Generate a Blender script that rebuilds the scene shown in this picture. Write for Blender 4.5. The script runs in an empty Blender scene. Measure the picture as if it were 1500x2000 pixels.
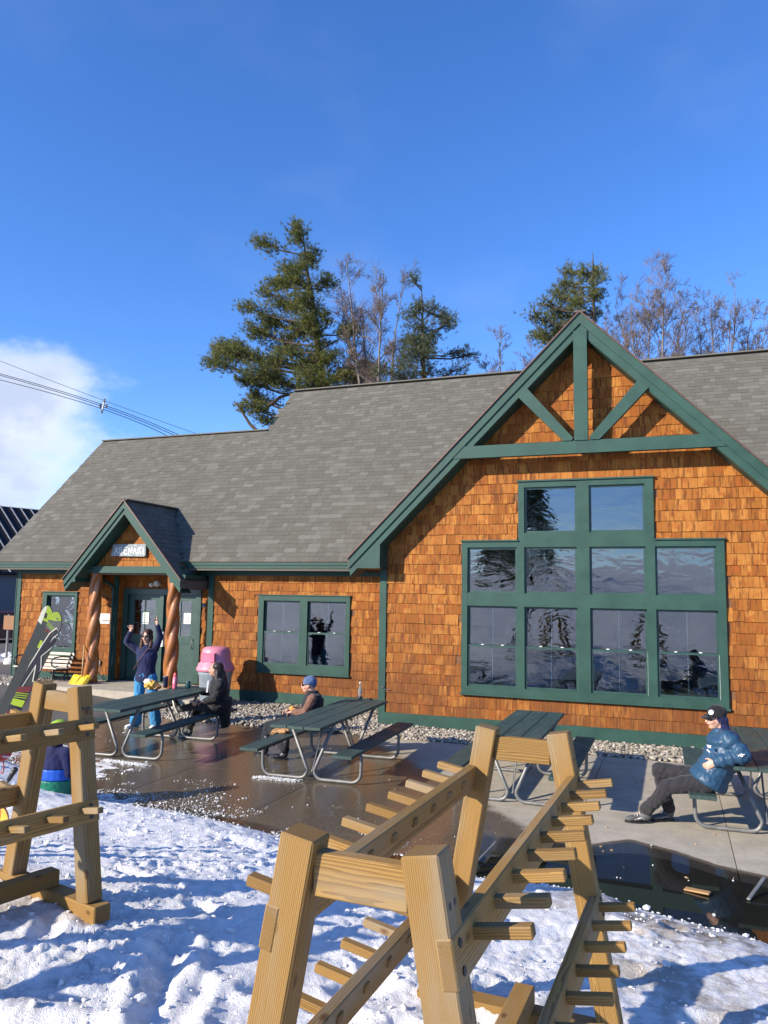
import bpy, bmesh, math, random
import numpy as np
from mathutils import Matrix, Vector

random.seed(7)
rng = np.random.default_rng(7)
C = bpy.context.scene.collection
SC = bpy.context.scene

# ------------------------------------------------------------------ camera, sky, sun, exposure
CAM = np.array([0.0, 0.0, 2.4])
FPX = 1500.0                                   # focal length in pixels of the 1500 x 2000 photograph
_y, _p, _r = (math.radians(a) for a in (20.4805514, 6.0743137, 0.91153491))
_f0 = np.array([-math.sin(_y), math.cos(_y), 0]); _r0 = np.array([math.cos(_y), math.sin(_y), 0]); _u0 = np.array([0, 0, 1.0])
FWD = math.cos(_p) * _f0 + math.sin(_p) * _u0
_up = -math.sin(_p) * _f0 + math.cos(_p) * _u0
RGT = math.cos(_r) * _r0 + math.sin(_r) * _up
UPV = -math.sin(_r) * _r0 + math.cos(_r) * _up
cam_data = bpy.data.cameras.new('camera')
cam_data.sensor_fit = 'VERTICAL'; cam_data.sensor_height = 36.0; cam_data.lens = FPX / 2000.0 * 36.0
cam_data.clip_start = 0.05; cam_data.clip_end = 3000
cam = bpy.data.objects.new('camera', cam_data); C.objects.link(cam)
_m = Matrix.Identity(4)
for i in range(3):
    _m[i][0] = RGT[i]; _m[i][1] = UPV[i]; _m[i][2] = -FWD[i]; _m[i][3] = CAM[i]
cam.matrix_world = _m
SC.camera = cam

SUN_AZ, SUN_EL = math.radians(40.0), math.radians(24.5)      # the light travels towards this azimuth (from +Y to +X)
SUN_DIR = np.array([-math.sin(SUN_AZ) * math.cos(SUN_EL), -math.cos(SUN_AZ) * math.cos(SUN_EL), math.sin(SUN_EL)])  # towards the sun
sun_data = bpy.data.lights.new('sun', 'SUN'); sun_data.energy = 5.0; sun_data.angle = math.radians(0.53); sun_data.color = (1.0, 0.90, 0.75)
sun = bpy.data.objects.new('sun', sun_data); C.objects.link(sun)
sun.rotation_euler = Vector((-SUN_DIR).tolist()).to_track_quat('-Z', 'Y').to_euler()
sun.location = (0, 0, 30)

world = bpy.data.worlds.new('World'); SC.world = world; world.use_nodes = True
def build_world():
    nt = world.node_tree; N = nt.nodes; L = nt.links; N.clear()
    out = N.new('ShaderNodeOutputWorld'); bg = N.new('ShaderNodeBackground'); bg.inputs[1].default_value = 0.115
    sky = N.new('ShaderNodeTexSky'); sky.sky_type = 'NISHITA'; sky.sun_disc = False
    sky.sun_elevation = SUN_EL; sky.sun_rotation = math.atan2(SUN_DIR[0], SUN_DIR[1])
    sky.altitude = 400; sky.air_density = 1.0; sky.dust_density = 0.35; sky.ozone_density = 2.6
    hs = N.new('ShaderNodeHueSaturation'); hs.inputs['Saturation'].default_value = 1.12; hs.inputs['Value'].default_value = 1.0
    tint = N.new('ShaderNodeMix'); tint.data_type = 'RGBA'; tint.blend_type = 'MULTIPLY'; tint.inputs[0].default_value = 1.0; tint.inputs[7].default_value = (0.99, 1.11, 1.48, 1)
    L.new(sky.outputs[0], tint.inputs[6]); L.new(tint.outputs[2], hs.inputs['Color'])
    tc = N.new('ShaderNodeTexCoord'); sep = N.new('ShaderNodeSeparateXYZ'); L.new(tc.outputs['Generated'], sep.inputs[0])
    def math_(op, a, b=None, c=None, clamp=False):
        n = N.new('ShaderNodeMath'); n.operation = op; n.use_clamp = clamp
        for i, v in enumerate((a, b, c)):
            if v is None: continue
            if isinstance(v, (int, float)): n.inputs[i].default_value = v
            else: L.new(v, n.inputs[i])
        return n.outputs[0]
    def ramp(v, lo, hi):
        n = N.new('ShaderNodeMapRange'); n.interpolation_type = 'SMOOTHSTEP'
        L.new(v, n.inputs[0]); n.inputs[1].default_value = lo; n.inputs[2].default_value = hi
        return n.outputs[0]
    # a low bank of cumulus in the west that goes on beyond the left edge of the picture
    mp = N.new('ShaderNodeMapping'); mp.inputs['Scale'].default_value = (1, 1, 1.7); mp.inputs['Location'].default_value = (0.31, 0.12, 0.0)
    L.new(tc.outputs['Generated'], mp.inputs[0])
    def noise(scale, det, rough):
        n = N.new('ShaderNodeTexNoise'); n.inputs['Scale'].default_value = scale; n.inputs['Detail'].default_value = det; n.inputs['Roughness'].default_value = rough
        L.new(mp.outputs[0], n.inputs['Vector']); return n.outputs[0]
    n1 = noise(7.0, 9, 0.58); n2 = noise(2.6, 4, 0.5)
    az = math_('ARCTAN2', sep.outputs[0], sep.outputs[1])             # 0 = +Y, negative to the left
    d_az = math_('ABSOLUTE', math_('ADD', az, math.radians(74)))
    side = math_('SUBTRACT', 1.0, ramp(d_az, math.radians(26), math.radians(40)))
    elev = math_('ARCSINE', sep.outputs[2])
    top = math_('SUBTRACT', 1.0, ramp(elev, math.radians(13), math.radians(19.5)))
    bias = math_('MULTIPLY', side, top)
    dens = math_('ADD', math_('MULTIPLY', bias, 0.62), math_('MULTIPLY', math_('SUBTRACT', n1, 0.5), 0.85))
    mask = ramp(dens, 0.20, 0.56)
    wisp = math_('MULTIPLY', ramp(n2, 0.5, 0.8), 0.10)
    mask2 = math_('MAXIMUM', mask, wisp)
    above = ramp(elev, 0.0, 0.03)
    mask3 = math_('MULTIPLY', math_('MULTIPLY', mask2, 0.88), above)
    shade = ramp(math_('ADD', dens, math_('MULTIPLY', math_('SUBTRACT', n2, 0.5), 0.9)), 0.3, 0.66)
    cr = N.new('ShaderNodeMix'); cr.data_type = 'RGBA'
    cr.inputs[6].default_value = (7.0, 7.1, 7.3, 1); cr.inputs[7].default_value = (3.6, 4.0, 5.0, 1)
    L.new(shade, cr.inputs[0])
    mx = N.new('ShaderNodeMix'); mx.data_type = 'RGBA'
    L.new(mask3, mx.inputs[0]); L.new(hs.outputs[0], mx.inputs[6]); L.new(cr.outputs[2], mx.inputs[7])
    L.new(mx.outputs[2], bg.inputs[0]); L.new(bg.outputs[0], out.inputs[0])
build_world()
vs = SC.view_settings
vs.view_transform = 'Standard'; vs.look = 'None'; vs.gamma = 1.0; vs.exposure = 0.70
try: vs.use_curve_mapping = False
except Exception: pass
SC.cycles.max_bounces = 8; SC.cycles.transparent_max_bounces = 16; SC.cycles.glossy_bounces = 4; SC.cycles.diffuse_bounces = 3
SC.cycles.caustics_reflective = False; SC.cycles.caustics_refractive = False
SC.cycles.use_denoising = True

# ------------------------------------------------------------------ measuring helpers
def ray(px, py):
    return (px - 750) / FPX * RGT - (py - 1000) / FPX * UPV + FWD
def at_y(px, py, Y):
    d = ray(px, py); return CAM + d * ((Y - CAM[1]) / d[1])
def at_z(px, py, Z):
    d = ray(px, py); return CAM + d * ((Z - CAM[2]) / d[2])
def project(P):
    d = np.asarray(P, float) - CAM
    z = np.maximum(d @ FWD, 1e-3)
    return np.stack([750 + FPX * (d @ RGT) / z, 1000 - FPX * (d @ UPV) / z], -1), z

# ------------------------------------------------------------------ object helpers
WORLD = {}
def tag(o, label=None, cat=None, group=None, kind=None):
    if label: o['label'] = label
    if cat: o['category'] = cat
    if group: o['group'] = group
    if kind: o['kind'] = kind
    return o
def thing(name, loc, label, cat, group=None, rz=0.0):
    o = bpy.data.objects.new(name, None); C.objects.link(o)
    o.empty_display_size = 0.2
    o.location = [float(v) for v in loc]; o.rotation_euler = (0, 0, rz)
    WORLD[o.name] = Matrix.Translation(Vector([float(v) for v in loc])) @ Matrix.Rotation(rz, 4, 'Z')
    return tag(o, label, cat, group)
def link(name, me, mat=None, parent=None, M=None, local=False):
    """Link a mesh as one object. World coordinates by default; local=True means the parent's own coordinates."""
    o = bpy.data.objects.new(name, me); C.objects.link(o)
    if mat is not None and len(me.materials) == 0: me.materials.append(mat)
    M = M if M is not None else Matrix.Identity(4)
    if parent is not None:
        o.parent = parent
        if not local: o.matrix_parent_inverse = WORLD[parent.name].inverted()
        WORLD[o.name] = (WORLD[parent.name] @ M) if local else M
    else:
        WORLD[o.name] = M
    o.matrix_basis = M
    return o
def np_mesh(name, V, F, mat=None, rnd=None, smooth=False):
    """V (n,3); F (m,k) array of equal polygons or a list of tuples."""
    me = bpy.data.meshes.new(name)
    V = np.ascontiguousarray(V, dtype=np.float32)
    if isinstance(F, np.ndarray):
        m, k = F.shape
        me.vertices.add(len(V)); me.vertices.foreach_set('co', V.ravel())
        me.loops.add(m * k); me.loops.foreach_set('vertex_index', np.ascontiguousarray(F, dtype=np.int32).ravel())
        me.polygons.add(m); me.polygons.foreach_set('loop_start', np.arange(0, m * k, k, dtype=np.int32))
        me.update(calc_edges=True); me.validate()
    else:
        me.from_pydata(V.tolist(), [], F); me.update()
    if rnd is not None:
        a = me.attributes.new('rnd', 'FLOAT', 'FACE'); a.data.foreach_set('value', np.ascontiguousarray(rnd, dtype=np.float32))
    me.polygons.foreach_set('use_smooth', np.full(len(me.polygons), bool(smooth)))
    if mat: me.materials.append(mat)
    return me

class MB:
    """Collects simple solids; build() links them as ONE mesh object."""
    def __init__(s): s.v = []; s.f = []; s.r = []; s.n = 0
    def add(s, V, F, r=None):
        V = np.asarray(V, float)
        s.v.append(V); s.f += [tuple(i + s.n for i in f) for f in F]
        s.r += [random.random() if r is None else r] * len(F) if r is None or np.isscalar(r) else list(r)
        s.n += len(V); return s
    def box(s, lo, hi, r=None):
        (x0, y0, z0), (x1, y1, z1) = lo, hi
        return s.add([(x0, y0, z0), (x1, y0, z0), (x1, y1, z0), (x0, y1, z0), (x0, y0, z1), (x1, y0, z1), (x1, y1, z1), (x0, y1, z1)],
                     [(0, 3, 2, 1), (4, 5, 6, 7), (0, 1, 5, 4), (1, 2, 6, 5), (2, 3, 7, 6), (3, 0, 4, 7)], r)
    def bar(s, p0, p1, w, h, up=(0, 0, 1), r=None):
        """A rectangular bar from p0 to p1: w across, h along up."""
        p0 = np.asarray(p0, float); p1 = np.asarray(p1, float)
        X = p1 - p0; L = np.linalg.norm(X); X = X / L
        Yv = np.cross(np.asarray(up, float), X); Yv /= np.linalg.norm(Yv); Z = np.cross(X, Yv)
        V = [p0 + X * a * L + Yv * b * w / 2 + Z * c * h / 2 for a, b, c in
             ((0, -1, -1), (1, -1, -1), (1, 1, -1), (0, 1, -1), (0, -1, 1), (1, -1, 1), (1, 1, 1), (0, 1, 1))]
        return s.add(V, [(0, 3, 2, 1), (4, 5, 6, 7), (0, 1, 5, 4), (1, 2, 6, 5), (2, 3, 7, 6), (3, 0, 4, 7)], r)
    def prism(s, poly, O, U, Vv, depth, r=None):
        """A polygon in the plane (O,U,V), pushed along U x V by depth."""
        O = np.asarray(O, float); U = np.asarray(U, float); Vv = np.asarray(Vv, float); Nn = np.cross(U, Vv); n = len(poly)
        a = [O + U * p[0] + Vv * p[1] for p in poly]; b = [q + Nn * depth for q in a]
        return s.add(a + b, [tuple(range(n - 1, -1, -1)), tuple(range(n, 2 * n))] + [(i, (i + 1) % n, n + (i + 1) % n, n + i) for i in range(n)], r)
    def tube(s, pts, rad, n=8, caps=True, r=None):
        pts = [np.asarray(p, float) for p in pts]; k = len(pts)
        if np.isscalar(rad): rad = [rad] * k
        T = []
        for i in range(k):
            t = pts[min(i + 1, k - 1)] - pts[max(i - 1, 0)]; T.append(t / (np.linalg.norm(t) + 1e-12))
        ref = np.array([0, 0, 1.0]) if abs(T[0][2]) < 0.9 else np.array([1.0, 0, 0])
        A = np.cross(T[0], ref); A /= np.linalg.norm(A)
        V = []
        for i in range(k):
            A = A - T[i] * (A @ T[i]); A /= np.linalg.norm(A); B = np.cross(T[i], A)
            for j in range(n):
                q = 2 * math.pi * j / n; V.append(pts[i] + rad[i] * (math.cos(q) * A + math.sin(q) * B))
        F = [(i * n + j, i * n + (j + 1) % n, (i + 1) * n + (j + 1) % n, (i + 1) * n + j) for i in range(k - 1) for j in range(n)]
        if caps: F += [tuple(range(n - 1, -1, -1)), tuple((k - 1) * n + j for j in range(n))]
        return s.add(V, F, r)
    def lathe(s, prof, c, n=20, axis=None, r=None):
        """prof: [(radius, height)] turned round the axis through c."""
        c = np.asarray(c, float); Z = np.array([0, 0, 1.0]) if axis is None else np.asarray(axis, float) / np.linalg.norm(axis)
        A = np.cross(Z, (1, 0, 0)) if abs(Z[0]) < 0.9 else np.cross(Z, (0, 1, 0)); A = A / np.linalg.norm(A); B = np.cross(Z, A); k = len(prof)
        V = [c + Z * h + max(q, 1e-4) * (math.cos(2 * math.pi * j / n) * A + math.sin(2 * math.pi * j / n) * B) for q, h in prof for j in range(n)]
        F = [(i * n + j, i * n + (j + 1) % n, (i + 1) * n + (j + 1) % n, (i + 1) * n + j) for i in range(k - 1) for j in range(n)]
        F += [tuple(range(n - 1, -1, -1)), tuple((k - 1) * n + j for j in range(n))]
        return s.add(V, F, r)
    def ball(s, c, rad, n=10, R=None, r=None):
        """An ellipsoid; R's columns are its axes."""
        c = np.asarray(c, float); rad = np.asarray(rad if not np.isscalar(rad) else (rad,) * 3, float); m = max(4, n // 2 + 1)
        V = [(0, 0, -1)] + [(math.sin(math.pi * i / m) * math.cos(2 * math.pi * j / n), math.sin(math.pi * i / m) * math.sin(2 * math.pi * j / n), -math.cos(math.pi * i / m)) for i in range(1, m) for j in range(n)] + [(0, 0, 1)]
        V = np.array(V) * rad
        if R is not None: V = V @ np.asarray(R).T
        F = [(0, 1 + (j + 1) % n, 1 + j) for j in range(n)]
        F += [(1 + i * n + j, 1 + i * n + (j + 1) % n, 1 + (i + 1) * n + (j + 1) % n, 1 + (i + 1) * n + j) for i in range(m - 2) for j in range(n)]
        b = 1 + (m - 2) * n; F += [(b + j, b + (j + 1) % n, b + n) for j in range(n)]
        return s.add(V + c, F, r)
    def loft(s, rings, r=None):
        """rings: list of (k,3) arrays, closed and capped."""
        n = len(rings[0]); k = len(rings); V = np.concatenate(rings)
        F = [(i * n + j, i * n + (j + 1) % n, (i + 1) * n + (j + 1) % n, (i + 1) * n + j) for i in range(k - 1) for j in range(n)]
        F += [tuple(range(n - 1, -1, -1)), tuple((k - 1) * n + j for j in range(n))]
        return s.add(V, F, r)
    def mesh(s, name, mat=None, smooth=False):
        me = bpy.data.meshes.new(name); me.from_pydata(np.concatenate(s.v).tolist(), [], s.f); me.update()
        a = me.attributes.new('rnd', 'FLOAT', 'FACE'); a.data.foreach_set('value', np.array(s.r, dtype=np.float32))
        if smooth: me.polygons.foreach_set('use_smooth', np.ones(len(me.polygons), dtype=bool))
        if mat: me.materials.append(mat)
        return me
    def build(s, name, mat, parent=None, smooth=False, M=None, local=False):
        return link(name, s.mesh(name, mat, smooth), None, parent, M, local)

def chamfer_box(name, L, w, h, c=0.004, mat=None):
    """A box of length L along local X, centred, with bevelled edges."""
    hx, hy, hz = L / 2, w / 2, h / 2
    V = []; idx = {}
    for sx in (-1, 1):
        for sy in (-1, 1):
            for sz in (-1, 1):
                idx[sx, sy, sz] = len(V)
                V += [(sx * hx, sy * (hy - c), sz * (hz - c)), (sx * (hx - c), sy * hy, sz * (hz - c)), (sx * (hx - c), sy * (hy - c), sz * hz)]
    g = lambda a, k: idx[a] + k
    F = []
    for k in range(3):
        for s in (-1, 1):
            o = [i for i in range(3) if i != k]; q = []
            for a, b in ((-1, -1), (1, -1), (1, 1), (-1, 1)):
                t = [0, 0, 0]; t[k] = s; t[o[0]] = a; t[o[1]] = b; q.append(g(tuple(t), k))
            F.append(tuple(q))
    for k in range(3):
        o = [i for i in range(3) if i != k]
        for a in (-1, 1):
            for b in (-1, 1):
                t0 = [0, 0, 0]; t1 = [0, 0, 0]; t0[k] = -1; t1[k] = 1
                for t in (t0, t1): t[o[0]] = a; t[o[1]] = b
                F.append((g(tuple(t0), o[0]), g(tuple(t1), o[0]), g(tuple(t1), o[1]), g(tuple(t0), o[1])))
    for a in idx: F.append((g(a, 0), g(a, 1), g(a, 2)))
    bm = bmesh.new()
    vs_ = [bm.verts.new(v) for v in V]
    for f in F: bm.faces.new([vs_[i] for i in f])
    bmesh.ops.recalc_face_normals(bm, faces=bm.faces)
    me = bpy.data.meshes.new(name); bm.to_mesh(me); bm.free()
    if mat: me.materials.append(mat)
    return me
def frame_matrix(p0, p1, up=(0, 0, 1)):
    p0 = Vector([float(v) for v in p0]); p1 = Vector([float(v) for v in p1])
    X = (p1 - p0).normalized(); Y = Vector(up).cross(X).normalized(); Z = X.cross(Y)
    M = Matrix.Identity(4)
    for i in range(3): M[i][0] = X[i]; M[i][1] = Y[i]; M[i][2] = Z[i]; M[i][3] = (p0[i] + p1[i]) / 2
    return M
_members = {}
def member(name, p0, p1, w, h, mat, parent, up=(0, 0, 1), local=False, c=0.004):
    """A bevelled timber from p0 to p1 whose grain follows its own length."""
    L = float(np.linalg.norm(np.asarray(p1, float) - np.asarray(p0, float)))
    key = (round(L, 4), w, h, c, mat.name)
    if key not in _members: _members[key] = chamfer_box(name, L, w, h, c, mat)
    return link(name, _members[key], None, parent, frame_matrix(p0, p1, up), local)

def fbm(x, y, sc, oct=4, seed=0, gain=0.5):
    """Smooth value noise in 0..1 on arrays."""
    tot = np.zeros_like(x, dtype=float); amp = 1.0; norm = 0
    for o in range(oct):
        r = np.random.default_rng(seed * 131 + o); T = r.random((256, 256))
        u = x / sc * 2 ** o + 57.3 * o; v = y / sc * 2 ** o + 31.7 * o
        i = np.floor(u).astype(int); j = np.floor(v).astype(int); a = u - i; b = v - j
        a = a * a * (3 - 2 * a); b = b * b * (3 - 2 * b)
        g = lambda p, q: T[p % 256, q % 256]
        tot += amp * ((g(i, j) * (1 - a) + g(i + 1, j) * a) * (1 - b) + (g(i, j + 1) * (1 - a) + g(i + 1, j + 1) * a) * b)
        norm += amp; amp *= gain
    return tot / norm
def sstep(a, b, x):
    t = np.clip((x - a) / (b - a), 0, 1); return t * t * (3 - 2 * t)
# ------------------------------------------------------------------ materials
class NT:
    def __init__(s, name):
        s.m = bpy.data.materials.new(name); s.m.use_nodes = True; s.t = s.m.node_tree; s.N = s.t.nodes; s.L = s.t.links
        s.b = s.N['Principled BSDF']; s.out = s.N['Material Output']
    def new(s, t, **k):
        n = s.N.new(t)
        for a, v in k.items(): setattr(n, a, v)
        return n
    def set(s, sock, v):
        if v is None: return
        if isinstance(v, (int, float)): sock.default_value = v
        elif isinstance(v, (tuple, list)): sock.default_value = v if len(v) != 3 or sock.type != 'RGBA' else (*v, 1)
        else: s.L.new(v, sock)
    def math(s, op, a, b=None, c=None, clamp=False):
        n = s.new('ShaderNodeMath', operation=op, use_clamp=clamp)
        for i, v in enumerate((a, b, c)): s.set(n.inputs[i], v)
        return n.outputs[0]
    def ramp(s, v, lo, hi, a=0.0, b=1.0):
        n = s.new('ShaderNodeMapRange', interpolation_type='SMOOTHSTEP'); s.set(n.inputs[0], v)
        for i, q in enumerate((lo, hi, a, b)): s.set(n.inputs[i + 1], q)
        return n.outputs[0]
    def mix(s, f, a, b, mode='MIX'):
        n = s.new('ShaderNodeMix', data_type='RGBA', blend_type=mode); s.set(n.inputs[0], f); s.set(n.inputs[6], a); s.set(n.inputs[7], b); return n.outputs[2]
    def noise(s, vec, scale, det=3, rough=0.55, dist=0.0):
        n = s.new('ShaderNodeTexNoise'); s.set(n.inputs['Vector'], vec)
        s.set(n.inputs['Scale'], scale); s.set(n.inputs['Detail'], det); s.set(n.inputs['Roughness'], rough); s.set(n.inputs['Distortion'], dist); return n.outputs[0]
    def mapping(s, vec, sc=(1, 1, 1), loc=(0, 0, 0), rot=(0, 0, 0)):
        n = s.new('ShaderNodeMapping'); s.set(n.inputs[0], vec); s.set(n.inputs['Scale'], sc); s.set(n.inputs['Location'], loc); s.set(n.inputs['Rotation'], rot); return n.outputs[0]
    def pos(s): return s.new('ShaderNodeNewGeometry').outputs['Position']
    def obj(s): return s.new('ShaderNodeTexCoord').outputs['Object']
    def rand(s):
        a = s.new('ShaderNodeAttribute', attribute_name='rnd').outputs['Fac']; o = s.new('ShaderNodeObjectInfo').outputs['Random']
        return s.math('FRACT', s.math('ADD', a, o))
    def vadd(s, a, b):
        n = s.new('ShaderNodeVectorMath', operation='ADD'); s.set(n.inputs[0], a); s.set(n.inputs[1], b); return n.outputs[0]
    def comb(s, x, y, z):
        n = s.new('ShaderNodeCombineXYZ'); s.set(n.inputs[0], x); s.set(n.inputs[1], y); s.set(n.inputs[2], z); return n.outputs[0]
    def bump(s, h, strength=0.3, dist=0.01):
        n = s.new('ShaderNodeBump'); s.set(n.inputs['Strength'], strength); s.set(n.inputs['Distance'], dist); s.set(n.inputs['Height'], h)
        s.L.new(n.outputs[0], s.b.inputs['Normal']); return n.outputs[0]
    def col(s, v): s.set(s.b.inputs['Base Color'], v); return s
    def rough(s, v): s.set(s.b.inputs['Roughness'], v); return s
    def p(s, k, v): s.set(s.b.inputs[k], v); return s

def plain(name, c, rough=0.6, metal=0.0, var=0.12, scale=6.0, spec=None, bump=0.0, coat=None):
    """A painted or solid material with slight uneven wear."""
    n = NT(name); f = n.noise(n.obj(), scale, 4, 0.6)
    a = tuple(q * (1 - var) for q in c); b = tuple(min(1, q * (1 + var)) for q in c)
    n.col(n.mix(n.ramp(f, 0.3, 0.7), a, b)).rough(n.ramp(f, 0.2, 0.8, rough * 0.85, min(1, rough * 1.15))).p('Metallic', metal)
    if spec is not None: n.p('Specular IOR Level', spec)
    if bump: n.bump(n.noise(n.obj(), scale * 8, 4, 0.6), bump, 0.004)
    if coat: n.p('Coat Weight', coat)
    return n.m

def cedar():
    n = NT('cedar'); r = n.rand(); P = n.pos()
    sep = n.new('ShaderNodeSeparateXYZ'); n.L.new(P, sep.inputs[0])
    off = n.comb(n.math('MULTIPLY', r, 37.0), n.math('MULTIPLY', r, 11.0), n.math('MULTIPLY', r, 3.0))
    gv = n.vadd(n.mapping(P, (70, 70, 3.0)), off)
    g = n.noise(gv, 1.0, 4, 0.6, 0.4)                       # split grain running down the shake
    streak = n.noise(n.vadd(n.mapping(P, (26, 26, 1.6)), off), 1.0, 3, 0.6)
    big = n.noise(P, 0.9, 4, 0.6)
    tone = n.ramp(r, 0.0, 1.0)
    c = n.mix(tone, (0.235, 0.078, 0.0125), (0.40, 0.165, 0.034))
    c = n.mix(n.ramp(n.noise(n.vadd(P, off), 7.0, 2), 0.45, 0.75), c, (0.29, 0.078, 0.014))
    dk = n.math('MULTIPLY', n.ramp(streak, 0.50, 0.64), 0.78)
    c = n.mix(dk, c, (0.10, 0.032, 0.010))
    low = n.ramp(sep.outputs[2], 2.6, 0.2, 0.0, 1.0)       # splash-weathered towards the bottom courses
    wthr = n.math('MULTIPLY', n.math('MULTIPLY', low, n.ramp(n.math('ADD', big, n.math('MULTIPLY', streak, 0.5)), 0.54, 0.88)), 0.85)
    c = n.mix(wthr, c, (0.12, 0.045, 0.016))
    c = n.mix(n.ramp(g, 0.35, 0.75, 0.0, 0.35), c, (0.16, 0.05, 0.012))
    n.col(c).rough(0.7).p('Specular IOR Level', 0.15); n.bump(n.math('ADD', g, n.math('MULTIPLY', streak, 0.6)), 0.5, 0.004); return n.m
def asphalt_shingle():
    n = NT('asphalt_shingle'); r = n.rand(); P = n.pos()
    c = n.mix(n.ramp(r, 0.0, 1.0), (0.108, 0.101, 0.080), (0.138, 0.130, 0.106))
    c = n.mix(n.ramp(r, 0.86, 0.92), c, (0.156, 0.148, 0.122))
    c = n.mix(n.ramp(n.noise(P, 260.0, 2), 0.3, 0.8, 0.0, 0.35), c, (0.08, 0.077, 0.068))
    c = n.mix(n.ramp(n.noise(P, 0.5, 3), 0.4, 0.8, 0.0, 0.25), c, (0.085, 0.08, 0.072))
    n.col(c).rough(0.92).p('Specular IOR Level', 0.2); n.bump(n.noise(P, 300.0, 2), 0.4, 0.003); return n.m
def timber():
    n = NT('treated_pine'); r = n.new('ShaderNodeObjectInfo').outputs['Random']; O = n.obj()
    off = n.comb(n.math('MULTIPLY', r, 9.0), n.math('ADD', n.math('MULTIPLY', r, 0.16), 0.02), n.math('ADD', n.math('MULTIPLY', n.math('FRACT', n.math('MULTIPLY', r, 7.3)), 0.10), 0.03))
    v = n.vadd(O, off)
    warp = n.noise(n.mapping(v, (3.5, 12, 12)), 1.0, 2)
    w = n.new('ShaderNodeTexWave', wave_type='RINGS', rings_direction='X', wave_profile='SAW')
    n.set(w.inputs['Vector'], n.mapping(v, (0.13, 1, 1))); n.set(w.inputs['Scale'], 62.0); n.set(w.inputs['Distortion'], 4.5); n.set(w.inputs['Detail'], 2.0); n.set(w.inputs['Detail Scale'], 0.6)
    g = w.outputs['Fac']
    fine = n.noise(n.mapping(v, (5, 220, 220)), 1.0, 3)
    ns = n.new('ShaderNodeSeparateXYZ'); n.L.new(n.new('ShaderNodeTexCoord').outputs['Normal'], ns.inputs[0]); endg = n.ramp(n.math('ABSOLUTE', ns.outputs[0]), 0.8, 0.95)
    c = n.mix(n.ramp(g, 0.15, 0.95), (0.335, 0.196, 0.050), (0.165, 0.082, 0.019))
    c = n.mix(n.ramp(fine, 0.3, 0.7, 0.0, 0.35), c, (0.30, 0.17, 0.06))
    patch = n.noise(n.mapping(v, (1.6, 7, 7)), 1.0, 4)
    c = n.mix(n.ramp(patch, 0.45, 0.75, 0.0, 0.8), c, (0.27, 0.215, 0.135))        # greyed weathering
    c = n.mix(n.math('MULTIPLY', n.ramp(n.noise(n.mapping(v, (2, 9, 9), (3, 1, 2)), 1.0, 3), 0.55, 0.75), 0.45), c, (0.21, 0.15, 0.06))
    vo = n.new('ShaderNodeTexVoronoi', feature='F1'); n.set(vo.inputs['Vector'], n.mapping(v, (5.0, 9, 9))); n.set(vo.inputs['Scale'], 1.0)
    c = n.mix(n.ramp(vo.outputs['Distance'], 0.16, 0.06, 0.0, 0.85), c, (0.10, 0.040, 0.012))     # knots
    chk = n.noise(n.mapping(v, (2.5, 90, 90)), 1.0, 3, 0.6)
    c = n.mix(n.ramp(chk, 0.66, 0.72, 0.0, 0.75), c, (0.07, 0.035, 0.012))     # drying checks
    c = n.mix(n.math('MULTIPLY', endg, 0.55), c, (0.13, 0.075, 0.025))
    tone = n.math('ADD', n.math('MULTIPLY', n.math('FRACT', n.math('MULTIPLY', r, 13.7)), 0.5), 0.68)
    hs = n.new('ShaderNodeHueSaturation'); n.set(hs.inputs['Color'], c); n.set(hs.inputs['Value'], tone)
    n.col(hs.outputs[0]).rough(0.66).p('Specular IOR Level', 0.3); n.bump(n.math('ADD', n.math('MULTIPLY', g, 0.4), fine), 0.45, 0.0025); return n.m
def glass(name, tint=(0.84, 0.87, 0.86), wob=0.014):
    n = NT(name); P = n.pos(); n.N.remove(n.b)
    h = n.noise(n.mapping(P, (0.8, 0.8, 2.0)), 1.7, 3, 0.5, 1.4)
    bp = n.new('ShaderNodeBump'); n.set(bp.inputs['Strength'], wob); n.set(bp.inputs['Distance'], 0.3); n.set(bp.inputs['Height'], h)
    gl = n.new('ShaderNodeBsdfGlossy'); n.set(gl.inputs['Roughness'], 0.0); n.set(gl.inputs['Color'], (0.9, 0.95, 1.0)); n.L.new(bp.outputs[0], gl.inputs['Normal'])
    tr = n.new('ShaderNodeBsdfTransparent'); n.set(tr.inputs['Color'], tint)
    fr = n.new('ShaderNodeFresnel'); n.set(fr.inputs['IOR'], 1.5)
    f = n.math('ADD', n.math('MULTIPLY', fr.outputs[0], 1.0), 0.075, clamp=True)
    mx = n.new('ShaderNodeMixShader'); n.set(mx.inputs[0], f); n.L.new(tr.outputs[0], mx.inputs[1]); n.L.new(gl.outputs[0], mx.inputs[2]); n.L.new(mx.outputs[0], n.out.inputs[0])
    return n.m
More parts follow.
